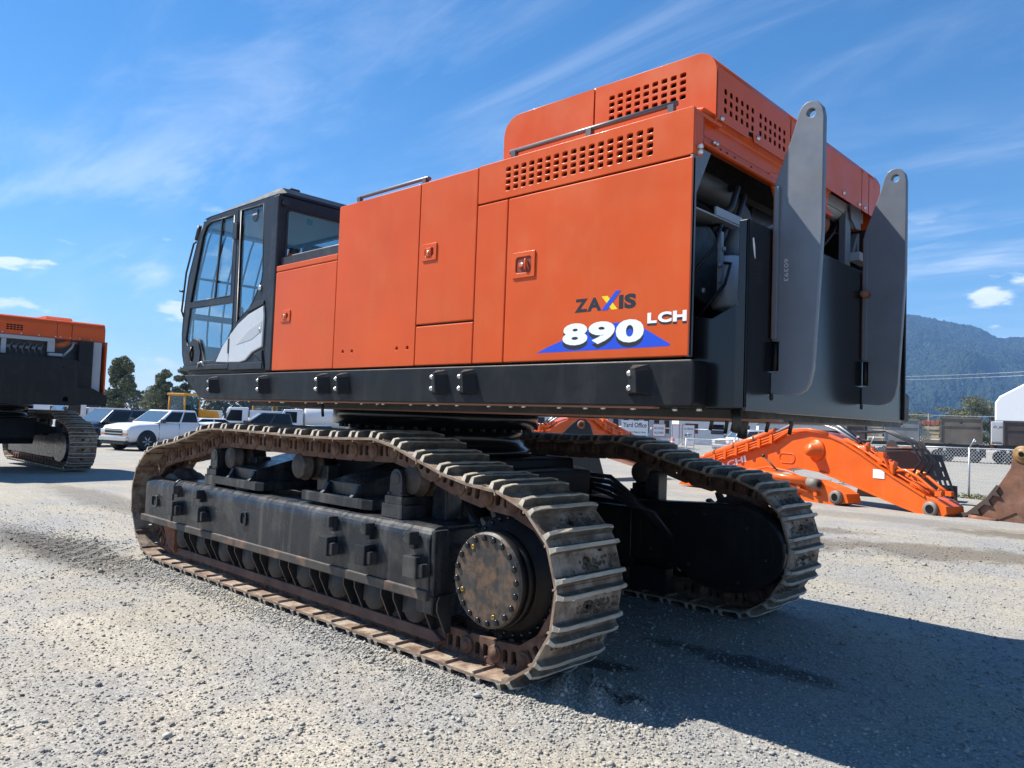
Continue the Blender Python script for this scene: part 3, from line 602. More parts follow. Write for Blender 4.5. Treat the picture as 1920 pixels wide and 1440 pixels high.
# cross beam and the bits seen inside the open rear
b = MB(); b.prism([(-.02, 3.13), (-.004, 3.135), (-.02, 3.18), (-.045, 3.20), (-.045, 3.29), (-.005, 3.325), (-.06, 3.335), (-.085, 3.30), (-.085, 3.15)], 'y', .11, 1.9)
xb = b.build('cross_beam', ORANGE, EX, .006)
for y in (.30, .37, .46, .66): b = MB(); b.prism(circ(y, 3.150, .010, 8), 'x', -.0115, -.0085); b.build('beam_hole', VOID, xb)
for y in (.215, .245): b = MB(); b.lathe((-.012, y, 3.165), 'x', [(0, .011), (.018, .011), (.02, .0001)], 8); b.build('beam_bolt', CHROME, xb)
b = MB(); b.prism([(.94, 3.20), (1.2, 3.25), (1.2, 3.0), (1.12, 2.98)], 'x', -.05, -.03); b.build('beam_gusset', ORANGE, EX, .004)
b = MB(); b.tube([(-.28, .10, 3.05), (-.27, .45, 3.065), (-.25, .66, 3.05), (-.22, .80, 3.0), (-.20, .87, 2.93), (-.19, .89, 2.84)], .085, 18); b.build('intake_hose', mat('lightened_rubber', (.06, .058, .055), .5, var=.3), EX)  # greyish rubber, evenly lightened so the hose shows in the dark bay
b = MB(); b.lathe((-.19, .89, 2.80), 'z', [(-.12, .10), (-.02, .10), (-.01, .09), (.06, .09)], 18); b.build('hose_clamp', GREYL, EX)
b = MB(); b.box(-.32, -.08, .10, .70, 2.815, 2.825); b.box(-.09, -.075, .39, .70, 2.825, 2.875); b.box(-.32, -.31, .10, .60, 2.825, 2.90); b.build('bracket_shelf', GREYL, EX, .003)
b = MB(); b.prism([(.12, 2.71), (.40, 2.77), (.47, 2.73), (.50, 2.66), (.50, 2.40), (.40, 2.33), (.12, 2.38)], 'x', -.14, -.12); b.build('mount_plate', DARK, EX, .006)
b = MB(); b.box(-.13, -.10, .50, .53, 2.42, 2.76); b.build('edge_strip', GREYL, EX, .003)
b = MB(); b.lathe((-.14, .68, 0), 'z', [(2.34, .09), (2.36, .105), (2.62, .105), (2.64, .09)], 24); b.build('filter_canister', mat('pale_canister', (.62, .66, .70), .35), EX)
for y, z in ((.52, 2.66), (.475, 2.56), (.475, 2.47), (.47, 2.40), (.30, 2.39)): b = MB(); b.lathe((-.10, y, z), 'x', [(0, .015), (.012, .015), (.014, .0001)], 8); b.build('mount_bolt', STEEL, EX)
b = MB(); b.box(.0, .20, .92, 1.2, 2.2, 2.72); b.box(-.02, .19, .84, .92, 2.3, 2.70); b.build('cooler_box', BLACK, EX, .006)
b = MB(); b.tube([(-.15, 1.02, 2.76), (-.12, 1.05, 2.88), (-.10, 1.12, 2.92), (-.08, 1.19, 2.88), (-.08, 1.2, 2.74)], .016, 8); b.tube([(-.1, 1.2, 2.8), (-.05, 1.28, 2.78), (0, 1.3, 2.72)], .01, 8); b.build('wiring_loom', GREY, EX)
b = MB(); b.box(-1.55, -.45, .10, 2.95, 2.0, 3.25); b.box(-.45, -.30, .9, 2.95, 2.0, 2.95); b.box(-1.5, -.1, 1.2, 1.3, 2.0, 2.6)
b.lathe((-.42, 1.5, 3.05), 'y', [(-.35, .12), (.35, .12)], 16); b.lathe((-.40, 2.2, 3.0), 'y', [(-.3, .09), (.5, .09)], 16); b.build('engine_block', DARK, EX, .01)
b = MB(); b.tube([(-.18, 1.35, 3.315), (-.18, 2.72, 3.315)], .075, 20); b.box(-.12, -.10, 1.35, 2.75, 3.28, 3.36); b.build('cross_pipe', GREYL, EX)
b = MB(); b.prism([(2.40, 3.36), (2.62, 3.36), (2.62, 3.20), (2.52, 3.19), (2.42, 3.25)], 'x', -.085, -.07); b.build('hanger_plate', GREY, EX, .004)
b = MB(); b.box(-.14, -.09, 2.36, 2.46, 2.86, 3.30); b.box(-.14, -.12, 2.46, 2.55, 2.9, 3.25); b.build('hanger_post', GREY, EX, .004)
b = MB(); b.box(-.10, -.02, 2.46, 2.70, 2.935, 3.0); b.build('hanger_foot', GREYL, EX, .004)
b = MB(); b.prism([(2.56, 2.98), (2.68, 3.18), (2.72, 3.18), (2.61, 2.98)], 'x', -.17, -.12); b.prism([(2.70, 2.98), (2.70, 3.2), (2.74, 3.2), (2.74, 2.98)], 'x', -.17, -.12); b.build('link_arm', GREY, EX, .004)
b = MB(); b.tube([(-.35, 1.95, 3.22), (-.28, 2.12, 3.16), (-.26, 2.28, 3.2)], .09, 14); b.build('duct', mat('dull_orange_duct', (.30, .10, .05), .6), EX)
b = MB(); b.tube([(-.2, 2.0, 2.7), (-.2, 2.05, 2.9), (-.2, 2.03, 3.1)], .05, 12); b.build('coolant_hose', RUBBER, EX)

R3 = random.Random(9)
for k in range(9):                             # loose lines in the open bay
    y = R3.uniform(.3, 1.15); z = R3.uniform(2.35, 3.0); x = R3.uniform(-.3, -.02)
    b = MB(); b.tube([(x-.1, y-.1, z-.25), (x+.03, y-.02, z-.05), (x+.02, y+.06, z+.08), (x-.12, y+.16, z+.12)], R3.choice((.009, .013, .02)), 8); b.build('bay_hose', RUBBER, EX)
for k in range(7):
    y = R3.uniform(2.0, 2.75); z = R3.uniform(2.72, 3.2)
    b = MB(); b.tube([(-.25, y-.1, z-.2), (-.16, y, z-.02), (-.17, y+.08, z+.08), (-.3, y+.15, z+.1)], R3.choice((.01, .016)), 8); b.build('bay_hose', RUBBER, EX)
# ---- cab
CABM = mat('charcoal_cab', (.020, .022, .027), .40, spec=.3, var=.12, vscale=6, dirt=(.12, .12, .12), dirt_amt=.2, bump=.02, bscale=80)
INT = mat('cab_interior', (.10, .105, .11), .7)
out = [(-4.11, 2.01), (-5.85, 2.05), (-5.93, 2.20), (-5.965, 2.42), (-5.955, 2.62), (-5.88, 3.01), (-5.72, 3.36), (-5.62, 3.50), (-5.52, 3.555), (-5.40, 3.57), (-4.20, 3.575), (-4.12, 3.57)]
winA = [(-4.94, 3.51), (-5.44, 3.52), (-5.53, 3.49), (-5.60, 3.40), (-5.80, 2.735), (-4.93, 2.735)]
winB = [(-5.80, 2.675), (-4.87, 2.665), (-4.86, 2.45), (-4.98, 2.30), (-5.19, 2.125), (-5.42, 2.125), (-5.50, 2.28), (-5.56, 2.345), (-5.66, 2.36), (-5.80, 2.28), (-5.86, 2.36)]
winC = [(-4.81, 3.535), (-4.39, 3.525), (-4.345, 2.90), (-4.36, 2.82), (-4.48, 2.66), (-4.56, 2.585), (-4.79, 2.47)]
cabL = plate('cab', out, [winA, winB, winC], 'y', 0.0, .045, CABM, EX, .004)
def pane(poly, ax, t, name='window_pane', parent=None): m = MB(); m.prism(poly, ax, t, t+.006); return m.build(name, GLASS, parent or cabL)
def grow(p, k):
    cx = sum(q[0] for q in p)/len(p); cy = sum(q[1] for q in p)/len(p); return [(cx+(q[0]-cx)*k, cy+(q[1]-cy)*k) for q in p]
for w in (winA, winB, winC): pane(grow(w, 1.01), 'y', .012)
# window rubbers and the slider bar
def rim(poly, ax, t, r=.008, name='window_seal'):
    mk = (lambda p: (p[0], t, p[1])) if ax == 'y' else (lambda p: (t, p[0], p[1]))
    m = MB(); m.tube([mk(p) for p in poly]+[mk(poly[0])], r, 6); return m.build(name, RUBBER, cabL)
for w in (winA, winC): rim(w, 'y', .004)
b = MB(); b.prism([(-5.175, 3.515), (-5.195, 3.515), (-5.27, 2.735), (-5.245, 2.735)], 'y', -.004, .012); b.build('slider_bar', RUBBER, cabL)
b = MB(); b.box(-4.875, -4.865, -.004, .004, 2.05, 3.545); b.box(-4.865, -4.86, -.002, .004, 2.05, 3.54); b.build('door_gap', RUBBER, cabL)
b = MB(); b.box(-4.92, -4.85, -.02, .01, 3.27, 3.43); b.box(-4.88, -4.83, -.025, .0, 3.26, 3.41); b.build('door_hinge', RUBBER, cabL, .004)
b = MB(); b.box(-4.90, -4.87, -.022, .01, 2.18, 2.32); b.build('door_hinge', RUBBER, cabL, .004)
silver = [(-5.14, 2.105), (-5.02, 2.24), (-4.90, 2.335), (-4.72, 2.45), (-4.54, 2.525), (-4.275, 2.585), (-4.255, 2.50), (-4.265, 2.22), (-4.44, 2.175), (-4.56, 2.105), (-4.66, 2.09)]
b = MB(); b.prism([p for p in silver if p[0] < -4.89]+[(-4.885, 2.345), (-4.885, 2.095)], 'y', -.016, .001); b.build('silver_panel', SILVER, cabL, .006, 3)
b = MB(); b.prism([(-4.875, 2.352)]+[p for p in silver if p[0] > -4.88]+[(-4.875, 2.095)], 'y', -.018, .001); b.build('silver_panel', SILVER, cabL, .008, 3)
b = MB(); b.prism([(-4.73, 2.255), (-4.50, 2.38), (-4.28, 2.45), (-4.28, 2.36), (-4.45, 2.29)], 'y', -.0205, -.017); b.build('panel_crease', mat('crease_silver', (.40, .42, .44), .4), cabL, .002)
b = MB(); b.lathe((-4.315, -.018, 2.375), 'y', [(-.008, .0001), (-.008, .014), (0, .018)], 14); b.lathe((-4.37, .0, 2.755), 'y', [(-.014, .0001), (-.014, .022), (0, .026)], 14); b.build('lock_barrel', CHROME, cabL)
b = MB(); b.prism([(-4.58, 2.545), (-4.28, 2.60), (-4.28, 2.635), (-4.42, 2.635), (-4.56, 2.575)], 'y', -.014, .002); b.build('trim_cap', RUBBER, cabL, .004)
plate('door_handle_surround', grow([(-5.50, 2.09), (-5.48, 2.22), (-5.56, 2.34), (-5.66, 2.36), (-5.80, 2.28), (-5.88, 2.14), (-5.84, 2.08)], .98), [circ(-5.67, 2.20, .055, 14, .085)], 'y', -.012, .002, CABM, cabL, .003)
b = MB(); b.prism(circ(-5.67, 2.20, .056, 14, .086), 'y', -.003, .001); b.build('handle_recess', VOID, cabL)
b = MB(); b.tube([(-5.68, -.01, 2.13), (-5.695, -.022, 2.20), (-5.68, -.01, 2.27)], .012, 8); b.build('door_handle', RUBBER, cabL)
b = MB(); b.box(-5.86, -4.88, -.016, .03, 2.035, 2.085); b.box(-4.87, -4.25, -.018, .03, 2.02, 2.085); b.prism([(-4.25, 2.02), (-4.25, 2.085), (-4.42, 2.16), (-4.27, 2.19), (-4.22, 2.02)], 'y', -.014, .02); b.build('door_sill', CABM, cabL, .008)
b = MB(); b.tube([(-5.52, -.012, 2.06), (-5.47, -.03, 2.10), (-5.40, -.03, 2.11), (-5.37, -.012, 2.07)], .010, 8); b.build('step_loop', STEEL, cabL)
b = MB(); b.box(-4.22, -4.112, -.006, .04, 2.0, 3.57); b.build('rear_pillar', CABM, cabL, .02, 3)
# other walls, roof, floor
CW = 1.06
b = MB(); b.box(-5.86, -4.15, .045, CW, 2.0, 2.10); b.box(-5.9, -5.55, .06, CW-.02, 2.1, 2.28); b.build('cab_floor', INT, cabL)
plate('right_wall', out, [[(-4.30, 3.46), (-5.50, 3.46), (-5.78, 2.72), (-4.30, 2.72)], [(-4.30, 2.62), (-5.80, 2.62), (-5.80, 2.30), (-5.62, 2.16), (-4.30, 2.16)]], 'y', CW-.04, CW, CABM, cabL)
plate('rear_wall', [(.03, 2.0), (CW, 2.0), (CW, 3.57), (.03, 3.57)], [rrect(.085, CW-.08, 2.90, 3.46, .05, 3)], 'x', -4.155, -4.115, CABM, cabL)
pane(rrect(.08, CW-.075, 2.895, 3.465, .05, 3), 'x', -4.14); pane([(-4.28, 3.47), (-5.52, 3.47), (-5.8, 2.70), (-4.28, 2.70)], 'y', CW-.02)
rim(rrect(.085, CW-.08, 2.90, 3.46, .05, 3), 'x', -4.113, .012)
b = MB()                                       # windscreen pillars and cross bars following the curved front
fr = [(-5.85, 2.05), (-5.93, 2.20), (-5.965, 2.42), (-5.955, 2.62), (-5.88, 3.01), (-5.72, 3.36), (-5.62, 3.50)]
for y in (.025, CW-.025): b.tube([(x+.02, y, z) for x, z in fr], .03, 8)
b.box(-5.96, -5.90, .03, CW-.03, 2.58, 2.64); b.box(-5.66, -5.56, .03, CW-.03, 3.46, 3.56); b.box(-5.88, -5.80, .03, CW-.03, 2.03, 2.12); b.build('windscreen_frame', CABM, cabL)
m = MB(); v = [(x, y, z) for x, z in fr for y in (.03, CW-.03)]; m.add(v, [(2*i, 2*i+1, 2*i+3, 2*i+2) for i in range(len(fr)-1)], 0, True); m.build('windscreen', GLASS, cabL)
b = MB(); rt = [(-5.56, 3.565), (-5.42, 3.615), (-5.20, 3.635), (-4.30, 3.665), (-4.20, 3.66), (-4.115, 3.59), (-4.115, 3.56)]
ro = [(-5.62, 3.50), (-5.52, 3.555), (-5.40, 3.572), (-4.12, 3.572)]
v = []; secs = [(-.002, 0), (.075, 1), (CW-.07, 1), (CW, 0)]
for y, k in secs: v += [(x+(0 if k else -.01 if x < -5 else .0), y, (z if k else min(z-.0, 3.575))) for x, z in rt]
n = len(rt); f = [(i*n+j, (i+1)*n+j, (i+1)*n+j+1, i*n+j+1) for i in range(3) for j in range(n-1)]
b.add(v, f); b.box(-5.60, -4.13, .05, CW-.05, 3.50, 3.56)
o = b.build('cab_roof', CABM, cabL, .012, 2); bm = bmesh.new(); bm.from_mesh(o.data); bmesh.ops.recalc_face_normals(bm, faces=bm.faces); bm.to_mesh(o.data); bm.free()
b = MB(); b.box(-5.55, -4.2, .06, CW-.06, 3.485, 3.5); b.build('headliner', mat('pale_headliner', (.55, .55, .53), .8), cabL)
for x0, x1, y, z in ((-5.32, -5.22, .2, 3.62), (-5.20, -5.10, .3, 3.63), (-4.55, -4.45, .16, 3.655), (-4.40, -4.28, .2, 3.66)):
    b = MB(); b.box(x0, x1, y, y+.1, z, z+.045); b.build('roof_lamp', RUBBER, cabL, .01)
b = MB(); b.cyl((-4.13, .05, 3.50), (-4.08, .05, 3.50), .03, 12); b.build('work_lamp', RUBBER, cabL)
b = MB(); b.tube([(-5.94, .0, 2.60), (-5.965, -.012, 2.66), (-5.905, -.012, 3.05), (-5.77, -.01, 3.34), (-5.74, 0, 3.36)], .010, 8); b.tube([(-5.94, -.012, 2.86), (-5.99, -.03, 2.87)], .012, 8); b.tube([(-5.76, .02, 3.38), (-5.70, .02, 3.52)], .03, 8); b.build('grab_rail', RUBBER, cabL)
gb = [(-5.90, 2.08), (-5.985, 2.22), (-6.02, 2.42), (-6.01, 2.62), (-5.935, 3.02), (-5.775, 3.38), (-5.69, 3.50)]
for k in range(6):                             # guard bars in front of the windscreen
    y = .14+k*.158; b = MB(); b.tube([(x, y, z) for x, z in gb], .010, 6); b.build('guard_bar', DARK, cabL)
for i in (1, 3, 4, 6): b = MB(); b.tube([(gb[i][0], .04, gb[i][1]), (gb[i][0], CW-.04, gb[i][1])], .015, 6); b.build('guard_bar', DARK, cabL)
b = MB(); b.box(-4.148, -4.146, .30, .36, 3.36, 3.42); b.build('exit_sticker', mat('green_sticker', (.02, .30, .12), .5), cabL)
b = MB(); b.box(-4.95, -4.55, .35, .80, 2.35, 2.48); b.prism([(-4.62, 2.45), (-4.50, 2.45), (-4.32, 3.05), (-4.42, 3.08)], 'y', .37, .78); b.box(-4.47, -4.36, .45, .70, 3.05, 3.25); b.box(-4.9, -4.6, .4, .75, 2.1, 2.35); b.build('operator_seat', mat('dark_seat', (.05, .05, .055), .8), cabL, .03, 3)
b = MB(); b.box(-5.1, -4.6, .12, .28, 2.4, 2.52); b.box(-5.1, -4.6, .88, 1.0, 2.4, 2.55); b.tube([(-5.05, .2, 2.5), (-5.1, .2, 2.66)], .02, 8); b.tube([(-5.05, .95, 2.5), (-5.1, .95, 2.66)], .02, 8); b.box(-5.75, -5.62, .9, 1.0, 2.55, 2.85); b.build('control_console', INT, cabL, .02)
b = MB(); b.prism([(-4.60, 3.505), (-4.505, 3.50), (-4.50, 3.43), (-4.52, 3.40), (-4.55, 3.385), (-4.58, 3.40), (-4.60, 3.44)], 'y', .0065, .0105); b.build('window_sticker', INK, cabL)
text('sticker_print', 'SUPPORT', WHITED, cabL, -4.592, -4.512, 3.45, 3.465, .005, .02)

# ---- dried mud clods caught between the grousers
def clods(parent, yc, seed):
    R = np.random.default_rng(seed); V = []; Fc = []; n = len(PINS)
    base = np.array([[1, 0, 0], [-1, 0, 0], [0, 1, 0], [0, -1, 0], [0, 0, 1], [0, 0, -1]], float); fb = [(0, 2, 4), (2, 1, 4), (1, 3, 4), (3, 0, 4), (2, 0, 5), (1, 2, 5), (3, 1, 5), (0, 3, 5)]
    for i in range(n):
        a, b_ = PINS[i], PINS[(i+1) % n]; mid = (a+b_)/2; d = (b_-a)/np.hypot(*(b_-a)); nr = np.array([-d[1], d[0]])
        if mid[0] < -2.6 or mid[1] < .12: continue
        k = int(R.integers(25, 90)); cy = R.uniform(-.15, .2)
        for _ in range(k):
            s = R.uniform(-.02, .055) if nr[0] > .4 else R.uniform(-.055, .055); y = np.clip(R.normal(cy, .12), -.3, .3); r = R.uniform(.005, .019)
            c = mid+d*s+nr*.016; o = len(V); q = base*R.uniform(.6, 1.3, (6, 3))*r
            V += [(c[0]+p[0], yc+y+p[1], c[1]+p[2]) for p in q]; Fc += [tuple(o+t for t in f) for f in fb]
    me = bpy.data.meshes.new('mud_clods'); me.from_pydata(V, [], Fc); me.materials.append(GROUSER); o = bpy.data.objects.new('mud_clods', me); link(o, parent); o['kind'] = 'stuff'; return o
clods(EX, NEARY, 31); clods(EX, FARY, 32).data.transform(Matrix.Translation((FARX, 0, 0)))
# ------------------------------------------------------------------ ground
def gravel_mat(name, stones=False):
    m = bpy.data.materials.new(name); m.use_nodes = True; N = m.node_tree.nodes; L = m.node_tree.links; b = N['Principled BSDF']
    b.inputs['Roughness'].default_value = .9; b.inputs['Specular IOR Level'].default_value = .25
    geo = N.new('ShaderNodeNewGeometry'); pos = geo.outputs['Position']
    def mp(scl, v=pos, rz=0.0):
        n = N.new('ShaderNodeMapping'); n.inputs['Scale'].default_value = scl; n.inputs['Rotation'].default_value = (0, 0, rz); L.new(v, n.inputs[0]); return n.outputs[0]
    def noise(v, sc, det=5, ro=.6):
        n = N.new('ShaderNodeTexNoise'); n.inputs['Scale'].default_value = sc; n.inputs['Detail'].default_value = det; n.inputs['Roughness'].default_value = ro; L.new(v, n.inputs[0]); return n.outputs['Fac']
    def mr(v, a, b_, c=0., d=1.):
        n = N.new('ShaderNodeMapRange'); n.interpolation_type = 'SMOOTHSTEP'
        for k, q in zip(('From Min', 'From Max', 'To Min', 'To Max'), (a, b_, c, d)): n.inputs[k].default_value = q
        L.new(v, n.inputs['Value']); return n.outputs[0]
    def ma(op, a, b_, clamp=False):
        n = N.new('ShaderNodeMath'); n.operation = op; n.use_clamp = clamp
        for i, q in enumerate((a, b_)):
            if isinstance(q, (int, float)): n.inputs[i].default_value = q
            else: L.new(q, n.inputs[i])
        return n.outputs[0]
    def mx(f, a, c, mode='MIX'):
        n = N.new('ShaderNodeMixRGB'); n.blend_type = mode
        if isinstance(f, float): n.inputs[0].default_value = f
        else: L.new(f, n.inputs[0])
        for i, q in ((1, a), (2, c)):
            if isinstance(q, tuple): n.inputs[i].default_value = (*q, 1)
            else: L.new(q, n.inputs[i])
        return n.outputs[0]
    sep0 = N.new('ShaderNodeSeparateXYZ'); L.new(pos, sep0.inputs[0])
    tan_, grey, dark = (.322, .292, .238), (.262, .254, .238), (.095, .083, .066)
    base = mx(mr(noise(pos, .55, 4), .38, .62), grey, tan_)
    wn = noise(pos, 1.6, 5, .65)
    base = mx(mr(noise(mp((.35, 2.2, 1), rz=.12), 1.2, 6, .65), .52, .72, 0, .55), base, (.36, .345, .305))
    base = mx(mr(noise(mp((.3, 1.6, 1), rz=-.2), 1.7, 6, .7), .56, .74, 0, .5), base, (.15, .138, .118))
    # compacted wheel tracks, pale and smooth, running alongside the machine
    wob = ma('ADD', sep0.outputs[1], ma('MULTIPLY', ma('SUBTRACT', noise(pos, .35, 3), .5), 1.6))
    pale = None
    for cy, w_ in ((-1.15, .30), (-2.55, .42), (-3.6, .3), (-5.2, .5)):
        q = mr(ma('ABSOLUTE', ma('SUBTRACT', ma('ADD', wob, ma('MULTIPLY', sep0.outputs[0], -.10)), cy), 0), w_*1.5, w_*.3)
        pale = q if pale is None else ma('MAXIMUM', pale, q)
    pale = ma('MULTIPLY', pale, mr(noise(pos, 1.1, 5, .7), .30, .60))
    base = mx(ma('MULTIPLY', pale, .75), base, (.385, .35, .285))
    # churned mud and an oil stain, each an ellipse with a ragged edge
    sep = N.new('ShaderNodeSeparateXYZ'); L.new(pos, sep.inputs[0])
    def blot(cx, cy, rx, ry, ang, rag=1.3, amt=.9, soft=.5):
        dx = ma('SUBTRACT', sep.outputs[0], cx); dy = ma('SUBTRACT', sep.outputs[1], cy); c, s = math.cos(ang), math.sin(ang)
        u = ma('DIVIDE', ma('ADD', ma('MULTIPLY', dx, c), ma('MULTIPLY', dy, s)), rx); w = ma('DIVIDE', ma('SUBTRACT', ma('MULTIPLY', dy, c), ma('MULTIPLY', dx, s)), ry)
        d = ma('SQRT', ma('ADD', ma('MULTIPLY', u, u), ma('MULTIPLY', w, w)), 0)
        d = ma('ADD', d, ma('MULTIPLY', ma('SUBTRACT', noise(pos, 3.2, 8, .75), .5), rag)); return mr(d, 1.0, 1.0-soft, 0, amt)
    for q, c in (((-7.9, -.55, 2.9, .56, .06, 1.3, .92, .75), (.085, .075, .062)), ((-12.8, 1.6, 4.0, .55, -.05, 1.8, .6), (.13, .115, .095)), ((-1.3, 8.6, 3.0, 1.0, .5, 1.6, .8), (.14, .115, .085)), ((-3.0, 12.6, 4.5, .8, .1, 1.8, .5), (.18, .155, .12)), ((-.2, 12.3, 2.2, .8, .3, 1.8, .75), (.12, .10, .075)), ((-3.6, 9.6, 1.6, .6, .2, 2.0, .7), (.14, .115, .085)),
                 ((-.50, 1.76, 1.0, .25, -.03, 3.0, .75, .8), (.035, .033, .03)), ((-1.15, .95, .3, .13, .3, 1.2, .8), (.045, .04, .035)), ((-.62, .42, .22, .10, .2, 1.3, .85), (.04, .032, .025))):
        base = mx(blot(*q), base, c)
    if stones:
        rpi = geo.outputs['Random Per Island']
        col = mx(mr(rpi, 0, 1, 0, 1), mx(1.0, base, (.72, .73, .75), 'MULTIPLY'), mx(.4, base, (.56, .545, .50)))
        L.new(col, b.inputs['Base Color'])
    else:
        vo = N.new('ShaderNodeTexVoronoi'); vo.inputs['Scale'].default_value = 85; L.new(pos, vo.inputs[0])
        vo2 = N.new('ShaderNodeTexVoronoi'); vo2.inputs['Scale'].default_value = 24; L.new(pos, vo2.inputs[0])
        s1 = N.new('ShaderNodeSeparateXYZ'); L.new(vo.outputs['Color'], s1.inputs[0])
        f = mr(s1.outputs[0], .1, .95, .74, 1.17)
        g = N.new('ShaderNodeCombineXYZ')
        for i in range(3): L.new(f, g.inputs[i])
        col = mx(1.0, base, g.outputs[0], 'MULTIPLY'); L.new(col, b.inputs['Base Color'])
        h = ma('ADD', ma('MULTIPLY', ma('SUBTRACT', 1.0, vo.outputs['Distance']), .6), ma('ADD', ma('MULTIPLY', ma('SUBTRACT', 1.0, vo2.outputs['Distance']), .9), ma('ADD', ma('MULTIPLY', noise(pos, 7, 6, .7), 2.2), ma('MULTIPLY', noise(mp((.5, 2.6, 1), rz=.1), 2.4, 5, .6), 5.0))))
        bu = N.new('ShaderNodeBump'); bu.inputs['Strength'].default_value = .55; bu.inputs['Distance'].default_value = .011; L.new(h, bu.inputs['Height']); L.new(bu.outputs[0], b.inputs['Normal'])
    return m
GRAVEL = gravel_mat('gravel_yard'); STONES = gravel_mat('gravel_stones', True)
def ground_h(x, y):
    d = np.hypot(x+3, y-1.7); t = np.clip((d-9)/30, 0, 1); z = -.5*t*t*(3-2*t)
    w = np.clip((60-d)/40, 0, 1)
    z = z+w*.012*(np.sin(x*1.3+.7*np.sin(y*.9))*np.sin(y*1.1+.5*np.sin(x*.7)))
    for cx, cy, rx, ry, h in ((-.95, .30, .35, .22, .05), (-.55, .45, .45, .16, .035), (-7.5, -.15, .7, .25, .05), (-7.2, .4, .4, .4, .05), (-1.7, 7.7, .45, .3, .10), (-7.9, -.7, 1.6, .2, .03)):
        z = z+h*np.exp(-((x-cx)/rx)**2-((y-cy)/ry)**2)*(1+.5*np.sin(x*23+y*17))
    return z
def ground():
    rr = np.concatenate([[0.0], np.linspace(.12, 16, 190), 16*np.exp(np.linspace(.03, math.log(6500/16), 90))]); na = 240
    a = np.linspace(0, 2*PI, na, endpoint=False); R, A = np.meshgrid(rr[1:], a, indexing='ij'); X = -1+R*np.cos(A); Y = 1+R*np.sin(A); Z = ground_h(X, Y)
    v = np.concatenate([[[-1, 1, float(ground_h(np.array(-1.), np.array(1.)))]], np.stack([X, Y, Z], -1).reshape(-1, 3)]); nr = len(rr)-1
    f = [(0, 1+k, 1+(k+1) % na) for k in range(na)]
    i, k = np.meshgrid(np.arange(nr-1), np.arange(na), indexing='ij'); k2 = (k+1) % na
    q = np.stack([1+i*na+k, 1+(i+1)*na+k, 1+(i+1)*na+k2, 1+i*na+k2], -1).reshape(-1, 4)
    me = bpy.data.meshes.new('ground'); me.from_pydata(v.tolist(), [], f+q.tolist()); me.polygons.foreach_set('use_smooth', [True]*len(me.polygons)); me.materials.append(GRAVEL)
    o = bpy.data.objects.new('ground', me); COL.objects.link(o); o['kind'] = 'structure'; tag(o, 'pale grey gravel yard with churned mud patches')
ground()
def stones(n=70000):
    cx, cy = 2.0145, -3.4301; u = rng.random(n); d = 1.55*(15/1.55)**u
    az = math.atan2(F_.y, F_.x)+rng.uniform(-.66, .66, n); x = cx+d*np.cos(az); y = cy+d*np.sin(az)
    # loose heaps around the near track and the ruts
    k = 5000; hx = np.concatenate([rng.normal(-.9, .35, k), rng.normal(-7.6, 1.2, k), rng.uniform(-6.6, -1.4, k), rng.normal(-1.6, .8, 1500)]); hy = np.concatenate([rng.normal(.25, .18, k), rng.normal(-.35, .22, k), rng.normal(-.12, .09, k), rng.normal(7.6, .5, 1500)])
    x = np.concatenate([x, hx]); y = np.concatenate([y, hy]); n = len(x)
    r = np.clip(rng.lognormal(-5.0, .42, n), .003, .026); r[-k-1500:] *= 1.1; big = rng.random(n) < .008; r[big] *= 1.9
    base = np.array([[1, 0, 0], [-1, 0, 0], [0, 1, 0], [0, -1, 0], [0, 0, 1], [0, 0, -1]], float)
    v = base[None]*rng.uniform(.65, 1.2, (n, 6, 3))+rng.normal(0, .16, (n, 6, 3)); an = rng.uniform(0, 2*PI, n); ti = rng.normal(0, .5, n)
    c, s = np.cos(an)[:, None], np.sin(an)[:, None]; vx = v[..., 0]*c-v[..., 1]*s; vy = v[..., 0]*s+v[..., 1]*c
    ct, st = np.cos(ti)[:, None], np.sin(ti)[:, None]; vy, vz = vy*ct-v[..., 2]*st, vy*st+v[..., 2]*ct
    z = ground_h(x, y)
    P = np.stack([x[:, None]+vx*r[:, None], y[:, None]+vy*r[:, None], z[:, None]+.25*r[:, None]+vz*r[:, None]*.75], -1).reshape(-1, 3)
    fb = np.array([[0, 2, 4], [2, 1, 4], [1, 3, 4], [3, 0, 4], [2, 0, 5], [1, 2, 5], [3, 1, 5], [0, 3, 5]]); F = (fb[None]+(np.arange(n)*6)[:, None, None]).reshape(-1, 3)
    me = bpy.data.meshes.new('gravel'); me.vertices.add(len(P)); me.vertices.foreach_set('co', P.astype(np.float32).ravel()); me.loops.add(F.size); me.loops.foreach_set('vertex_index', F.astype(np.int32).ravel())
    me.polygons.add(len(F)); me.polygons.foreach_set('loop_start', np.arange(0, F.size, 3, dtype=np.int32)); me.polygons.foreach_set('loop_total', np.full(len(F), 3, dtype=np.int32)); me.update(calc_edges=True); me.validate()
    me.materials.append(STONES); o = bpy.data.objects.new('gravel', me); COL.objects.link(o); tag(o, 'loose crushed stone lying on the yard', 'gravel', kind='stuff')
stones()
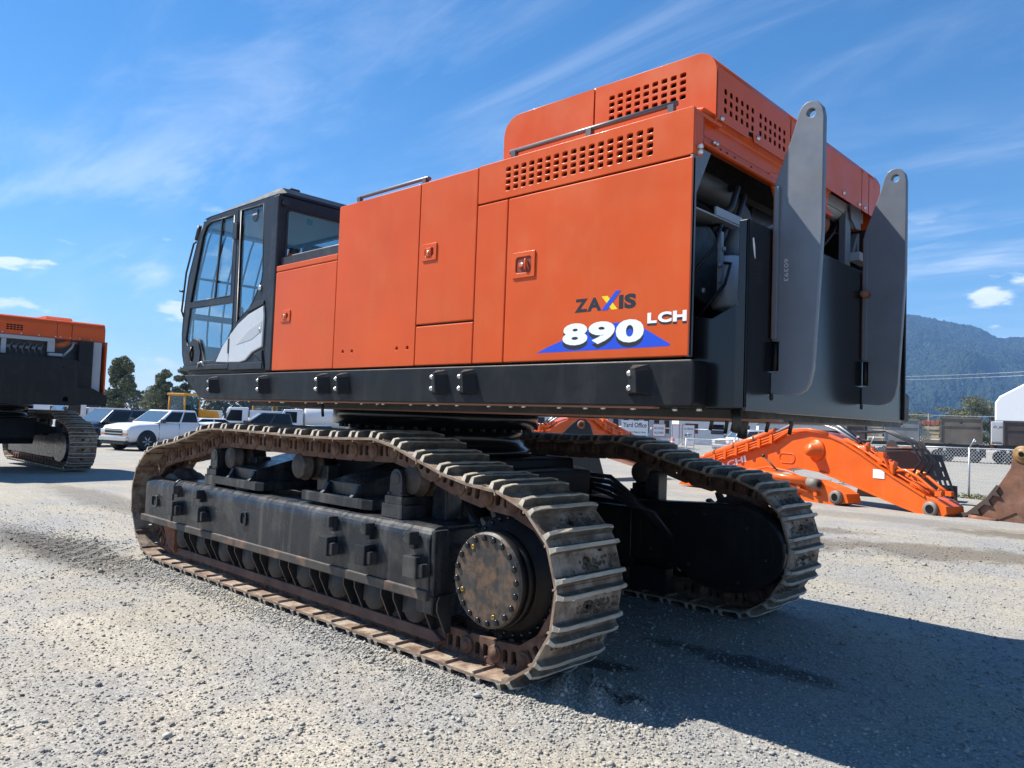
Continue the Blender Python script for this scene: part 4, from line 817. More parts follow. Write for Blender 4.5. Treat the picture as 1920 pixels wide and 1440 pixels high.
# ------------------------------------------------------------------ second excavator, parked ahead of the first
EX2 = root('tracked_excavator', 'orange and black tracked excavator seen from behind beside the white pickup', 'excavator', (-18.7, .30, -.06))
make_track(EX2, FARY); undercarriage(EX2, 3.50, -1); final_drive(EX2, 3.5, -1, BLACK)
b = MB(); b.prism(cov, 'y', 2.78, 2.95); b.build('drive_guard', FRAMEB, EX2, .01)
b = MB(); b.box(-6.1, -1.9, 2.80, 2.93, .30, .86); b.build('inner_frame_plate', FRAMEB, EX2, .01)
b = MB(); b.prism([(-5.0, .62), (-5.0, 1.30), (-2.75, 1.30), (-2.65, .8), (-2.75, .62)], 'y', .95, 2.55); b.build('centre_frame', BLACK, EX2, .02)
for x in (-4.87, -3.24):
    b = MB(); b.prism([(2.5, .8), (2.5, 1.28), (3.1, 1.08), (3.3, 1.08), (3.3, .92), (2.9, .9)], 'x', x-.2, x+.25); b.build('leg_beam', BLACK, EX2, .01)
b = MB(); b.lathe((-3.9, 1.75, 0), 'z', [(1.30, .97), (1.36, .97), (1.40, .90), (1.56, .90), (1.56, 1.03), (1.755, 1.03)], 48); b.build('swing_ring', BLACKG, EX2)
b = MB(); b.prism([(-5.79, 1.985), (-5.43, 1.765), (.035, 1.71), (.05, 1.95)], 'y', .0, 3.38); b.build('deck_frame', BLACK, EX2, .012)
rp2 = plate('rear_plate', [(.05, 1.68), (2.62, 1.68), (2.62, 2.76), (2.50, 2.80), (.05, 2.80)], [circ(2.37, 1.83, .065, 20), circ(2.28, 2.59, .018, 10)], 'x', .24, .26, BLACK, EX2, .004)
b = MB(); b.prism([(2.62, 1.70), (3.28, 1.74), (3.30, 1.95), (2.95, 2.13), (2.62, 2.13)], 'x', .20, .24); b.build('rear_wing', BLACK, EX2, .006)
b = MB(); b.box(-.08, .1, 2.66, 2.98, 2.1, 3.28); b.build('cooler_panel', BLACK, EX2, .006)
b = MB(); b.box(-.10, .0, 3.0, 3.20, 2.02, 3.28); b.build('cooler_core', GREYL, EX2, .006)
b = MB(); b.box(-4.0, .06, 3.27, 3.31, 1.99, 3.30); b.build('side_panel', ORANGE, EX2, .008)
b = MB(); b.box(-4.0, -.15, .1, 3.26, 2.0, 3.2); b.build('engine_block', DARK, EX2)
for y0, y1 in ((.3, 2.19), (2.20, 2.51), (2.525, 3.28)):
    b = MB(); q = HP[1:-1]; b.prism([(-1.71, 3.30)]+q+[(-.10, 3.30)], 'y', y0, y1); b.build('hood_top', ORANGE, EX2, .003)
    holes = [rrect(y-.03, y+.03, z-.018, z+.018, .01, 2) for y in (1.16, 1.23, 1.30, 1.37, 1.44) for z in (3.42, 3.47, 3.52)] if y0 == .3 else []
    plate('hood_rear', [(y0, 3.29), (y1, 3.29), (y1, 3.62), (y0, 3.62)], holes, 'x', -.068, -.05, ORANGE, EX2)
b = MB(); b.prism([(-.9, 3.77), (-.95, 3.84), (-.35, 3.84), (-.25, 3.77)], 'y', 1.98, 2.58); b.build('hood_scoop', ORANGE, EX2, .01)
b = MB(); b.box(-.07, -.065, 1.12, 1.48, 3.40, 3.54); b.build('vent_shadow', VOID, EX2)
for y in (1.06, 1.44, 1.81, 2.16, 2.27, 2.49, 2.70, 2.96): b = MB(); b.lathe((-.05, y, 3.335), 'x', [(0, .022), (.012, .018), (.014, .0001)], 8); b.build('hood_bolt', CHROME, EX2)
b = MB(); b.box(-.12, .0, .3, 2.14, 3.20, 3.285); b.box(-.1, -.04, 2.0, 2.16, 2.95, 3.24); b.box(-.1, .02, 2.02, 2.32, 2.86, 2.93); b.box(-.1, -.04, 1.05, 1.15, 2.85, 3.2); b.build('hanger_frame', GREYL, EX2, .006)
b = MB(); b.tube([(-.1, 2.35, 2.86), (-.1, 2.55, 3.1), (-.1, 2.60, 3.24)], .03, 8); b.build('link_arm', GREYL, EX2)
b = MB(); b.tube([(-.2, 2.15, 3.12), (-.18, 2.35, 3.16), (-.16, 2.5, 3.24)], .09, 12); b.build('duct', mat('orange_duct', (.4, .1, .03), .6), EX2)
for k in range(6): b = MB(); b.lathe((-.12, 1.2+k*.13, 3.02), 'x', [(-.02, .05), (.03, .05), (.05, .03)], 10); b.tube([(-.1, 1.25+k*.13, 2.85), (-.06, 1.22+k*.13, 3.0), (-.08, 1.27+k*.13, 3.12)], .012, 6); b.build('engine_fitting', GREY, EX2)

# ------------------------------------------------------------------ booms laid on the ground
def T3(A, d):                                  # local x along d, local y = away side, z up
    d = Vector((d[0], d[1], 0)).normalized(); n = Vector((-d.y, d.x, 0))
    if n.dot(Vector((A[0]-2.0, A[1]+3.4, 0))) < 0: n = -n
    return Matrix(((d.x, n.x, 0, A[0]), (d.y, n.y, 0, A[1]), (0, 0, 1, A[2]), (0, 0, 0, 1)))
def make_boom(name, label, M, full=True):
    r = root(name, label, 'excavator boom', group='spare booms lying in the yard'); r.matrix_world = M
    W0, W1 = -.02, .58
    body = [(-.30, .02), (.11, .0), (.8, .17), (1.5, .37), (2.18, .56), (2.82, .72), (3.47, .78), (4.4, .62), (5.6, .35), (7.2, .02), (7.55, .02), (7.6, .22), (7.3, .50), (5.31, 1.12), (4.4, 1.46), (3.9, 1.62), (3.5, 1.70), (3.1, 1.71), (2.7, 1.66), (2.23, 1.51), (1.73, 1.27), (.87, .79), (.1, .42), (-.15, .36), (-.36, .24), (-.38, .10)]
    m = MB(); m.prism(body, 'y', W0, W1); bd = m.build('boom_body', ORANGE2, r, .012, 2)
    m = MB()                                   # side plate edges stand proud of the web
    for pts in ([(.11, .01), (.8, .18), (2.18, .57), (2.82, .73), (3.47, .79)], [(3.5, 1.69), (3.1, 1.70), (2.7, 1.65), (2.23, 1.50), (1.73, 1.26), (.87, .78), (.1, .41)], [(3.9, 1.61), (5.31, 1.11), (7.3, .49)]):
        for (x0, z0), (x1, z1) in zip(pts, pts[1:]): m.prism([(x0, z0-.02), (x1, z1-.02), (x1, z1+.02), (x0, z0+.02)], 'y', W0-.035, W0+.03)
    m.build('edge_flange', ORANGE2, r)
    m = MB(); m.lathe((2.96, W0, 1.25), 'y', [(-.28, .0001), (-.28, .06), (-.26, .07), (-.26, .15), (-.05, .17), (-.04, .25), (0, .27)], 28); m.build('pivot_boss', ORANGE2, r)
    m = MB(); p = rrect(3.62, 4.12, .88, 1.12, .11, 6); m.tube([(x, W0-.004, z) for x, z in p]+[(p[0][0], W0-.004, p[0][1])], .014, 6); m.build('access_cover', ORANGE2, r)
    m = MB(); m.lathe((-.04, W0, .16), 'y', [(-.07, .095), (-.07, .155), (-.05, .16), (0, .17)], 28); m.lathe((-.04, W0, .16), 'y', [(-.074, .0001), (-.074, .092)], 24, 1); m.build('foot_pin_bush', [GREYB, VOID], r)
    m = MB(); m.tube([(6.95, W0+.1, .86), (4.35, W0+.1, 1.66)], .11, 16); m.tube([(7.25, W0+.1, .77), (6.95, W0+.1, .86)], .085, 14); m.build('arm_cylinder', ORANGE2, r)
    for t_ in (.12, .42, .72): m = MB(); a = Vector((6.9, W0+.1, .875)).lerp(Vector((4.4, W0+.1, 1.645)), t_); m.tube([a, a+Vector((-.07, 0, .022))], .125, 14); m.build('cylinder_band', RUSTR, r)
    for k in range(3): m = MB(); o = -.06-.07*k; m.tube([(6.9, W0-.10, .82+o), (4.3, W0-.10, 1.60+o), (3.8, W0-.08, 1.74+o*.4), (3.2, W0-.05, 1.78+o*.3), (2.6, W0-.03, 1.70+o*.3)], .028, 8); m.build('oil_pipe', ORANGE2, r)
    for k in range(6): m = MB(); x = 6.4-k*.42; z = .97+k*.126; m.box(x-.05, x+.05, W0-.15, W0, z-.25, z-.02); m.build('pipe_clamp', ORANGE2, r, .006)
    for k in range(4): m = MB(); o = .06*k; m.tube([(4.4, W0+.08+o, 1.62), (3.8, W0+.10+o, 1.88+.02*k), (3.1, W0+.12+o, 1.93+.03*k), (2.5, W0+.14+o, 1.78+.03*k), (1.95, W0+.16+o, 1.50)], .03, 8); m.build('return_hose', [STEEL, RUBBER][k % 2], r)
    for k in range(3): m = MB(); o = .10*k; m.tube([(1.9+o, W0+.2+o, 1.72), (1.25, W0+.25+o, 1.78), (.65-o*.4, W0+.3+o, 1.52), (.40-o, W0+.3+o, 1.15), (.55-o, W0+.25+o, .88)], .027, 8); m.build('loose_hose', RUBBER, r); m = MB(); m.tube([(.62-o, W0+.25+o, .90), (.66-o, W0+.25+o, .78)], .03, 8); m.build('hose_cap', YELLOW, r)
    R = random.Random(3)
    for k in range(34):                        # valves and pipe fittings along the top
        t_ = R.random(); x = 2.1-t_*2.0; z = 1.45-t_*1.02; m = MB(); s = R.uniform(.03, .08); y = R.uniform(W0, W0+.4); h = R.uniform(.02, .26 if .2 < t_ < .62 else .12)
        if k % 2: m.box(x-s, x+s, y, y+.12, z, z+h)
        else: m.tube([(x, y, z), (x+R.uniform(-.14, .14), y-.03, z+h+.06)], s*.6, 8)
        m.build('valve_fitting', ORANGE2, r, .006)
    for k in range(5): m = MB(); o = .09*k; m.tube([(2.2, W0+.06+o, 1.56), (1.7, W0+.06+o, 1.33), (.9, W0+.06+o, .88), (.35, W0+.06+o, .62), (.05, W0+.08+o, .40)], .022, 8); m.build('oil_pipe', ORANGE2, r)
    for k, y in ((0, W0+.05), (1, W0+.4)): m = MB(); m.tube([(.85, y, .90), (.6, y, .93), (.3, y, .80), (.02, y, .60), (-.15, y, .50)], .035, 8); m.box(-.24, -.1, y-.04, y+.05, .44, .54); m.build('oil_pipe', ORANGE2, r)
    m = MB(); m.box(1.07, 1.36, W0-.012, W0-.004, .70, .90); m.build('paper_notice', WHITE, r)
    text('maker_lettering', 'HITACHI', WHITED, r, 0, 1.78, 0, .17, 0, .03, M=Matrix.Translation((6.95, W0-.005, .39)) @ Matrix.Rotation(PI-.33*0, 4, 'Z') @ Matrix.Rotation(0, 4, 'X') @ Matrix.Rotation(-.305, 4, 'Y') @ Matrix.Scale(1, 4) if False else Matrix(((-.955, 0, .297, 6.98), (0, -1, 0, W0-.006), (.297, 0, .955, .30), (0, 0, 0, 1))))
    return r
GREYB = mat('worn_bush_steel', (.19, .165, .14), .6, var=.3)
d1 = (-.9451, .3267)
BM = T3((-2.7, 14.6, -.06), d1)
boom = make_boom('excavator_boom', 'orange excavator boom with white lettering in front of the chain link fence', BM)
BOOM2_AT = (-12.98, 12.25, .10)
b2 = copy_tree(boom); ang = math.atan2(.99, .04)
b2.matrix_world = Matrix.Translation(BOOM2_AT) @ Matrix.Rotation(ang, 4, 'Z')
tag(b2, 'orange excavator boom seen through the gap under the big excavator deck', 'excavator boom', 'spare booms lying in the yard')
# the arm lying under the near boom
ar = root('digger_stick', 'orange digger stick with pipes lying low on the gravel under the near boom', 'digger stick'); ar.matrix_world = T3((-2.9, 14.05, -.05), d1)
b = MB(); b.prism([(1.55, .10), (1.62, .30), (1.9, .42), (2.5, .55), (3.4, .56), (4.6, .50), (6.4, .30), (7.2, .18), (7.4, .02), (4.6, -.02), (2.0, .0)], 'y', 0, .45); b.build('arm_body', ORANGE2, ar, .012)
b = MB(); b.lathe((1.85, 0, .21), 'y', [(-.10, .085), (-.10, .15), (0, .16)], 24); b.lathe((1.85, 0, .21), 'y', [(-.105, .0001), (-.105, .085)], 20, 1); b.build('pin_bush', [GREYB, VOID], ar)
b = MB(); b.tube([(2.55, -.08, .50), (4.5, -.08, .60)], .10, 14); b.tube([(2.3, -.08, .46), (2.6, -.08, .50)], .12, 14, 1); b.tube([(2.285, -.08, .457), (2.31, -.08, .46)], .07, 12, 2); b.build('bucket_cylinder', [ORANGE2, GREYB, VOID], ar)
for k in range(3): b = MB(); b.tube([(4.6, -.06, .62-.09*k), (3.9, -.07, .76-.13*k), (3.2, -.07, .70-.16*k), (2.6, -.07, .50-.13*k)], .025, 8); b.build('oil_pipe', ORANGE2, ar)
for x, z in ((2.4, .22), (2.9, .34), (3.3, .30), (3.7, .42), (4.2, .34), (3.0, .16)): b = MB(); b.box(x-.05, x+.05, -.10, 0, z-.04, z+.05); b.build('pipe_clamp', ORANGE2, ar, .005)
b = MB(); b.tube([(4.0, -.10, 1.02), (3.55, -.12, .70)], .02, 8); b.lathe((4.02, -.11, 1.03), 'y', [(-.03, .0001), (-.03, .04), (.03, .04), (.03, .0001)], 12); b.build('grease_line', RUBBER, ar)

# ------------------------------------------------------------------ brown bucket and black grate at the right
BRN = mat('brown_bucket_steel', (.17, .075, .042), .6, var=.35, vscale=3, dirt=(.24, .15, .10), dirt_amt=.6, dirt_scale=5, streak=(.10, .05, .03), streak_amt=.4, bump=.06)
bk = root('excavator_bucket', 'rusty brown excavator bucket with serrated side edge at the right border', 'bucket'); bk.matrix_world = T3((-2.3, 14.9, -.04), (.9848, -.1738))
b = MB(); sd = [(-.05, .02), (.25, .10), (.61, .42), (.85, .77), (1.04, 1.10), (1.07, 1.32), (1.28, 1.45), (2.1, 1.45), (2.5, 1.0), (2.6, .4), (2.3, .05), (1.4, -.02), (.6, -.02)]
b.prism(sd, 'y', 0, .05); b.prism(sd, 'y', 1.5, 1.55); b.prism([(1.3, -.02), (2.3, .03), (2.6, .4), (2.5, 1.0), (2.1, 1.45), (2.05, 1.4), (2.42, .98), (2.5, .42), (2.25, .10), (1.3, .03)], 'y', .05, 1.5); b.prism([(-.05, .0), (1.4, -.02), (1.4, .04), (-.05, .06)], 'y', .05, 1.5); b.build('bucket_shell', BRN, bk, .01)
b = MB(); tz = [(-.02, .06), (.25, .13), (.61, .46), (.80, .74), (.86, .70), (.80, .60), (.88, .50), (.74, .52), (.66, .40), (.72, .30), (.58, .32), (.46, .20), (.50, .10), (.34, .10), (.2, .02), (.0, .02)]
b.prism(tz, 'y', -.05, -.001); b.build('serrated_edge', mat('dark_edge_steel', (.07, .045, .035), .6, var=.3), bk, .006)
b = MB(); b.prism([(-.22, -.01), (-.02, .04), (.35, .03), (.38, -.02)], 'y', .0, .20); b.build('bucket_tooth', BRN, bk, .01)
for y in (.45, .9, 1.35): b = MB(); b.prism([(-.22, -.01), (-.02, .05), (.3, .05), (.3, -.02)], 'y', y, y+.17); b.build('bucket_tooth', BRN, bk, .01)
b = MB(); b.tube([(.30, -.06, .03), (.82, -.06, -.0)], .06, 12); b.build('wear_pipe', RUSTR, bk)
b = MB(); b.lathe((1.25, .1, 1.38), 'y', [(-.16, .05), (-.16, .09), (-.14, .10), (-.14, .13), (-.12, .17), (.0, .17), (.0, .10)], 28); b.lathe((1.25, .1, 1.38), 'y', [(-.165, .0001), (-.165, .05)], 16, 1); b.build('pin_ear', [mat('yellow_primer', (.26, .15, .05), .55, var=.5, vscale=9), VOID], bk)
b = MB(); b.prism([(.62, .0), (.95, .24), (1.15, .22), (.75, -.01)], 'y', -.02, -.001); b.build('wear_strap', BRN, bk)
gr = root('black_grate', 'black slotted steel plate leaning upright between the boom foot and the fence post', 'steel plate'); gr.matrix_world = T3((-3.85, 18.4, -.10), (.995, .0995))
SH = [[(-.02+.30*k+.0, .62), (.05+.30*k, .62)] for k in range(0)]
def gq(u, z): return (u*.46+.42*(1.16-z)/1.25*0.9, z)
outl = [gq(-.10, 1.28), gq(.92, 1.26), gq(1.0, .0), gq(.05, -.02)]
holes = [[gq(a, z0), gq(a+.12, z0), gq(a+.12, z0+.16), gq(a, z0+.16)] for z0 in (.08, .27, .46) for a in (.22, .48, .72)]+[[gq(a, z0), gq(a+.06, z0), gq(a+.06, z0+.12), gq(a, z0+.12)] for z0 in (.72, .96) for a in (.28, .68)]
plate('slotted_plate', outl, holes, 'y', 0, .05, mat('blue_black_steel', (.012, .015, .022), .4, var=.2), gr, .004)
b = MB(); b.box(-.02, .42, .05, .5, 1.10, 1.26); b.box(.40, .75, .05, .1, .0, .5); b.build('grate_frame', DARK, gr, .01)
db = root('excavator_bucket', 'dark maroon bucket standing behind the boom hoses beside the black plate', 'bucket'); db.matrix_world = T3((-5.6, 18.9, -.08), (.98, .2))
b = MB(); b.prism([(-.1, .0), (1.6, .0), (1.85, .5), (1.75, 1.05), (1.2, 1.3), (.5, 1.25), (.1, .9)], 'y', 0, .06); b.prism([(-.1, .0), (1.6, .0), (1.85, .5), (1.75, 1.05), (1.2, 1.3), (1.2, 1.24), (1.7, 1.0), (1.78, .5), (1.55, .06), (-.1, .06)], 'y', .06, 1.4); b.prism([(-.1, .0), (1.6, .0), (1.85, .5), (1.75, 1.05), (1.2, 1.3), (.5, 1.25), (.1, .9)], 'y', 1.4, 1.46); b.build('bucket_shell', mat('maroon_steel', (.045, .014, .012), .55, var=.3), db, .012)
for x in (.75, 1.45): b = MB(); b.prism([(x-.2, 1.15), (x+.2, 1.15), (x+.13, 1.45)]+circ(x, 1.45, .13, 10)[1:5]+[(x-.13, 1.45)], 'y', .3, .38); b.build('bucket_ear', mat('grey_brown_steel', (.14, .10, .085), .6), db, .006)
b = MB(); b.tube([(.6, .34, 1.35), (1.6, .34, 1.35)], .05, 10); b.tube([(.6, .34, 1.2), (1.6, .34, 1.2)], .03, 10); b.build('bucket_pin', RUSTR, db)
cp = root('quick_coupler', 'dark steel quick coupler with round pin eyes standing before the hidden boom', 'coupler'); cp.matrix_world = T3((-9.24, 10.6, 0.0), (.80, .60))
b = MB()
for y in (0, .75): b.prism([(-.7, .9), (-.75, .0), (.9, .0), (.55, 1.2), (.42, 1.62), (.30, 1.74), (.14, 1.74), (.0, 1.62)], 'y', y, y+.1); 
b.build('coupler_cheek', INK, cp, .01)
for x, z in ((.22, 1.61),): b = MB(); b.lathe((x, -.03, z), 'y', [(0, .04), (-.03, .04), (-.03, .07), (0, .10)], 20); b.tube([(x, -.02, z), (x, .9, z)], .04, 10); b.build('coupler_pin', RUSTR, cp)
# ------------------------------------------------------------------ vehicles
TYRE = mat('tyre_rubber', (.02, .02, .021), .8, var=.2); RIM = mat('alloy_rim', (.45, .46, .47), .3, metal=.7); BLKTRIM = mat('black_trim', (.02, .021, .023), .45)
LAMP = mat('headlight_lens', (.75, .76, .78), .12, coat=.6); AMBER = mat('amber_lens', (.7, .22, .03), .25); RED = mat('red_lens', (.4, .02, .02), .25)
def wheel(parent, x, y, r, w, sg, rim=RIM, rr=.62):
    m = MB(); m.lathe((x, y, r), 'y', [(-w/2, r*.6), (-w/2, r*.92), (-w*.38, r), (w*.38, r), (w/2, r*.92), (w/2, r*.6)], 28); wh = m.build('wheel', TYRE, parent)
    m = MB(); t = sg*w*.42; m.lathe((x, y, r), 'y', [(t-sg*.06, .0001), (t-sg*.06, r*rr*.9), (t, r*rr), (t+sg*.01, r*rr)] if sg > 0 else [(t+.06, .0001), (t+.06, r*rr*.9), (t, r*rr), (t-.01, r*rr)], 24, 1)
    for k in range(6):
        a = 2*PI*k/6; d = Vector((math.cos(a), 0, math.sin(a))); m.tube([Vector((x, y+t, r))+d*r*.1, Vector((x, y+t, r))+d*r*rr*.95], [r*.12, r*.07], 6)
    m.build('rim', [rim, BLKTRIM], wh); return wh
def arch(cx, r, z0, n=9): return [(cx+r*math.cos(a), max(z0, .42+r*math.sin(a))) for a in np.linspace(0, PI, n)]
def car(name, label, cat, paint, loc, head, kind='pickup', s=1.0, group='vehicles parked beyond the yard'):
    r = root(name, label, cat, (loc[0], loc[1], gz(loc[0], loc[1])), math.atan2(head[1], head[0]), group); r.scale = (s, s, s)
    hw = .98
    if kind == 'sedan': top = [(-2.3, .6), (-2.32, .85), (-2.2, 1.0), (-1.6, 1.05), (.9, 1.0), (2.0, .86), (2.28, .7), (2.3, .45)]; ax_, wr, belt, roof = (1.4, -1.4), .33, 1.0, 1.45; cb = (-1.75, 1.05, -1.0, .25)
    elif kind == 'suv': top = [(-2.55, .55), (-2.58, .9), (-2.55, 1.2), (1.15, 1.18), (2.3, 1.10), (2.58, 1.0), (2.62, .55)]; ax_, wr, belt, roof = (1.6, -1.55), .40, 1.17, 1.86; cb = (-2.52, 1.35, -2.25, .55)
    else: top = [(-2.95, .62), (-2.97, 1.1), (-2.95, 1.36), (-1.0, 1.36), (-1.0, 1.30), (1.3, 1.29), (2.35, 1.25), (2.78, 1.16), (2.92, 1.0), (2.95, .6)]; ax_, wr, belt, roof = (1.95, -1.75), .43, 1.29, 1.93; cb = (-1.0, 1.42, -.84, .55)
    bot = .40; fr_, re_ = top[-1][0], top[0][0]
    tx = [p[0] for p in top]; tz = [p[1] for p in top]
    up = [(x, z) for x, z in top if z > .75]
    xs = sorted(set([re_, re_+.05, re_+.2]+[p[0] for p in up]+list(np.linspace(re_+.3, fr_-.5, 9))+[fr_-.35, fr_-.2, fr_-.08, fr_]))
    px_ = [p[0] for p in sorted(up)]; pz_ = [p[1] for p in sorted(up)]; v = []; nsec = 13
    for x in xs:
        zt = float(np.interp(x, px_, pz_)); e_ = min(1, (x-re_)/.25+.55, (fr_-x)/.45+.50); w_ = hw*(1-.16*(1-e_)**1.2); zb = bot+.10*(1-e_)
        half = [(w_*.80, zb), (w_*.97, zb+.08), (w_*1.0, zb+.28), (w_*1.005, (zb+zt)/2+.08), (w_*.985, zt-.13), (w_*.93, zt-.03), (w_*.55, zt+.02)]
        ring = half+[(-y, z) for y, z in half[::-1][0:]]
        v += [(x, y, z) for y, z in ring]
    nr_ = 14; f = [(i*nr_+k, i*nr_+(k+1) % nr_, (i+1)*nr_+(k+1) % nr_, (i+1)*nr_+k) for i in range(len(xs)-1) for k in range(nr_)]
    f += [tuple(range(nr_))[::-1], tuple((len(xs)-1)*nr_+k for k in range(nr_))]
    m = MB(); m.add(v, f, 0, True); body = m.build('body', paint, r); bm = bmesh.new(); bm.from_mesh(body.data); bmesh.ops.recalc_face_normals(bm, faces=bm.faces); bm.to_mesh(body.data); bm.free()
    for y, sg in ((-hw, -1), (hw, 1)):
        for ax in ax_: m = MB(); m.lathe((ax, y, wr+.04), 'y', [(-sg*.05, .0001), (-sg*.05, wr+.07), (sg*.012, wr+.075), (sg*.014, .0001)] if sg > 0 else [(-.014, .0001), (-.012, wr+.075), (.05, wr+.07), (.05, .0001)], 28); m.build('wheel_arch', BLKTRIM, r)
    m = MB(); m.box(re_+.3, fr_-.3, -hw+.25, hw-.25, .3, .9); m.build('chassis', BLKTRIM, r)
    if kind == 'pickup': m = MB(); m.box(-2.88, -1.1, -.82, .82, 1.27, 1.295); m.build('bed_cover', BLKTRIM, r)
    x0, x1, t0, t1 = cb; hr = hw-.17
    P = [Vector(p) for p in ((x0, -hw+.03, belt), (x1, -hw+.03, belt), (x1, hw-.03, belt), (x0, hw-.03, belt), (t0, -hr, roof), (t1, -hr, roof), (t1, hr, roof), (t0, hr, roof))]
    m = MB(); m.add(P, [(0, 3, 2, 1), (4, 5, 6, 7), (0, 1, 5, 4), (1, 2, 6, 5), (2, 3, 7, 6), (3, 0, 4, 7)]); m.build('cabin', paint, r, .06, 3)
    def pane(i, u0, u1, v0, v1, nm, mt=CARGLASS):
        a, b_, c, d = [P[k] for k in ((0, 1, 5, 4), (2, 3, 7, 6), (1, 2, 6, 5), (3, 0, 4, 7))[i]]
        n = (b_-a).cross(d-a).normalized()*.006
        bl = lambda u, v: (a*(1-u)+b_*u)*(1-v)+(d*(1-u)+c*u)*v
        q = [bl(u0, v0), bl(u1, v0), bl(u1, v1), bl(u0, v1)]; m = MB(); m.add([p+n for p in q]+[p-n for p in q], [(0, 1, 2, 3), (7, 6, 5, 4), (0, 4, 5, 1), (1, 5, 6, 2), (2, 6, 7, 3), (3, 7, 4, 0)]); return m.build(nm, mt, r)
    pane(2, .05, .95, .08, .90, 'windscreen', WSCREEN); pane(3, .08, .92, .2, .85, 'rear_window')
    if kind == 'suv': spans = ((.05, .30), (.34, .60), (.64, .93))
    else: spans = ((.05, .46), (.51, .93))
    for lo, hi in spans:
        pane(1, lo if 0 else 1-hi, 1-lo, .10, .86, 'side_window') if False else None
        pane(0, lo, hi, .10, .86, 'side_window'); pane(1, 1-hi, 1-lo, .10, .86, 'side_window')
    for y, sg in ((-hw, -1), (hw, 1)):
        for ax in ax_: wheel(r, ax, y-sg*.09, wr, .26, sg)
        for xs in ([-.95, .22, 1.32] if kind != 'sedan' else [-1.0, 0., .95]): m = MB(); m.box(xs-.006, xs+.006, y-.004 if sg < 0 else y-.02, y+.02 if sg < 0 else y+.004, .52, belt); m.build('door_seam', BLKTRIM, r)
        for xs in (.02, -1.12 if kind == 'suv' else -.80): m = MB(); m.box(xs, xs+.2, min(y, y+sg*.02), max(y, y+sg*.02), belt-.17, belt-.13); m.build('door_handle', paint, r, .008)
        m = MB(); m.box(x1-.28, x1-.10, min(y+sg*.02, y+sg*.24), max(y+sg*.02, y+sg*.24), belt+.02, belt+.2); m.build('door_mirror', BLKTRIM, r, .03)
        m = MB(); m.box(fr_-.12, fr_+.012, min(sg*.58, sg*.93), max(sg*.58, sg*.93), .82 if kind != 'sedan' else .62, .98 if kind != 'sedan' else .74); m.build('headlight', LAMP, r, .02)
        m = MB(); m.box(fr_-.12, fr_+.014, min(sg*.62, sg*.93), max(sg*.62, sg*.93), .72 if kind != 'sedan' else .55, .80 if kind != 'sedan' else .60); m.build('indicator', AMBER, r, .02)
        m = MB(); m.box(re_-.012, re_+.05, min(sg*.78, sg*.96), max(sg*.78, sg*.96), .85, 1.15); m.build('tail_light', RED, r, .01)
    m = MB(); m.box(fr_-.05, fr_+.02, -.62, .62, .70 if kind != 'sedan' else .5, 1.0 if kind != 'sedan' else .68); m.build('grille', BLKTRIM, r, .02)
    for z in ((.78, .92) if kind != 'sedan' else (.58,)): m = MB(); m.box(fr_, fr_+.03, -.60, .60, z, z+.035); m.build('grille_bar', CHROME, r, .005)
    m = MB(); m.box(fr_-.1, fr_+.09, -.95, .95, .46, .64); m.build('bumper', [CHROME, paint][kind == 'sedan'], r, .04)
    m = MB(); m.box(fr_-.15, fr_+.06, -.85, .85, .30, .45); m.build('valance', BLKTRIM, r, .03); m = MB(); m.box(re_-.07, re_+.1, -.92, .92, .45, .62); m.build('rear_bumper', BLKTRIM, r, .03)
    return r
WSCREEN = mat('windscreen_glass', (.06, .09, .11), .04, spec=1.0, coat=.8)
CARW = mat('white_car_paint', (.74, .75, .77), .25, coat=.6); CARD = mat('dark_blue_car_paint', (.012, .016, .028), .2, coat=.8); CARK = mat('near_black_car_paint', (.01, .011, .014), .2, coat=.8)
h1 = (.27, -.963)
car('pickup_truck', 'white crew cab pickup with silver wheels parked behind the second excavator', 'pickup', CARW, (-38.3, 13.55), h1, s=1.06)
car('parked_suv', 'dark blue suv half hidden behind the white crew cab pickup', 'suv', CARD, (-42.6, 12.3), h1, 'suv', 1.06)
car('pickup_truck', 'black pickup seen just above the track of the big excavator', 'pickup', CARK, (-37.0, 18.6), (-.42, -.907), s=1.08)
car('parked_car', 'white saloon car between the white pickup and the black pickup', 'car', CARW, (-46.2, 19.0), (-.2, -.98), 'sedan', 1.1)
car('pickup_truck', 'white pickup with canopy parked past the signs on the fence', 'pickup', CARW, (-29.0, 59.5), (-.35, -.937), 'suv', 1.12)

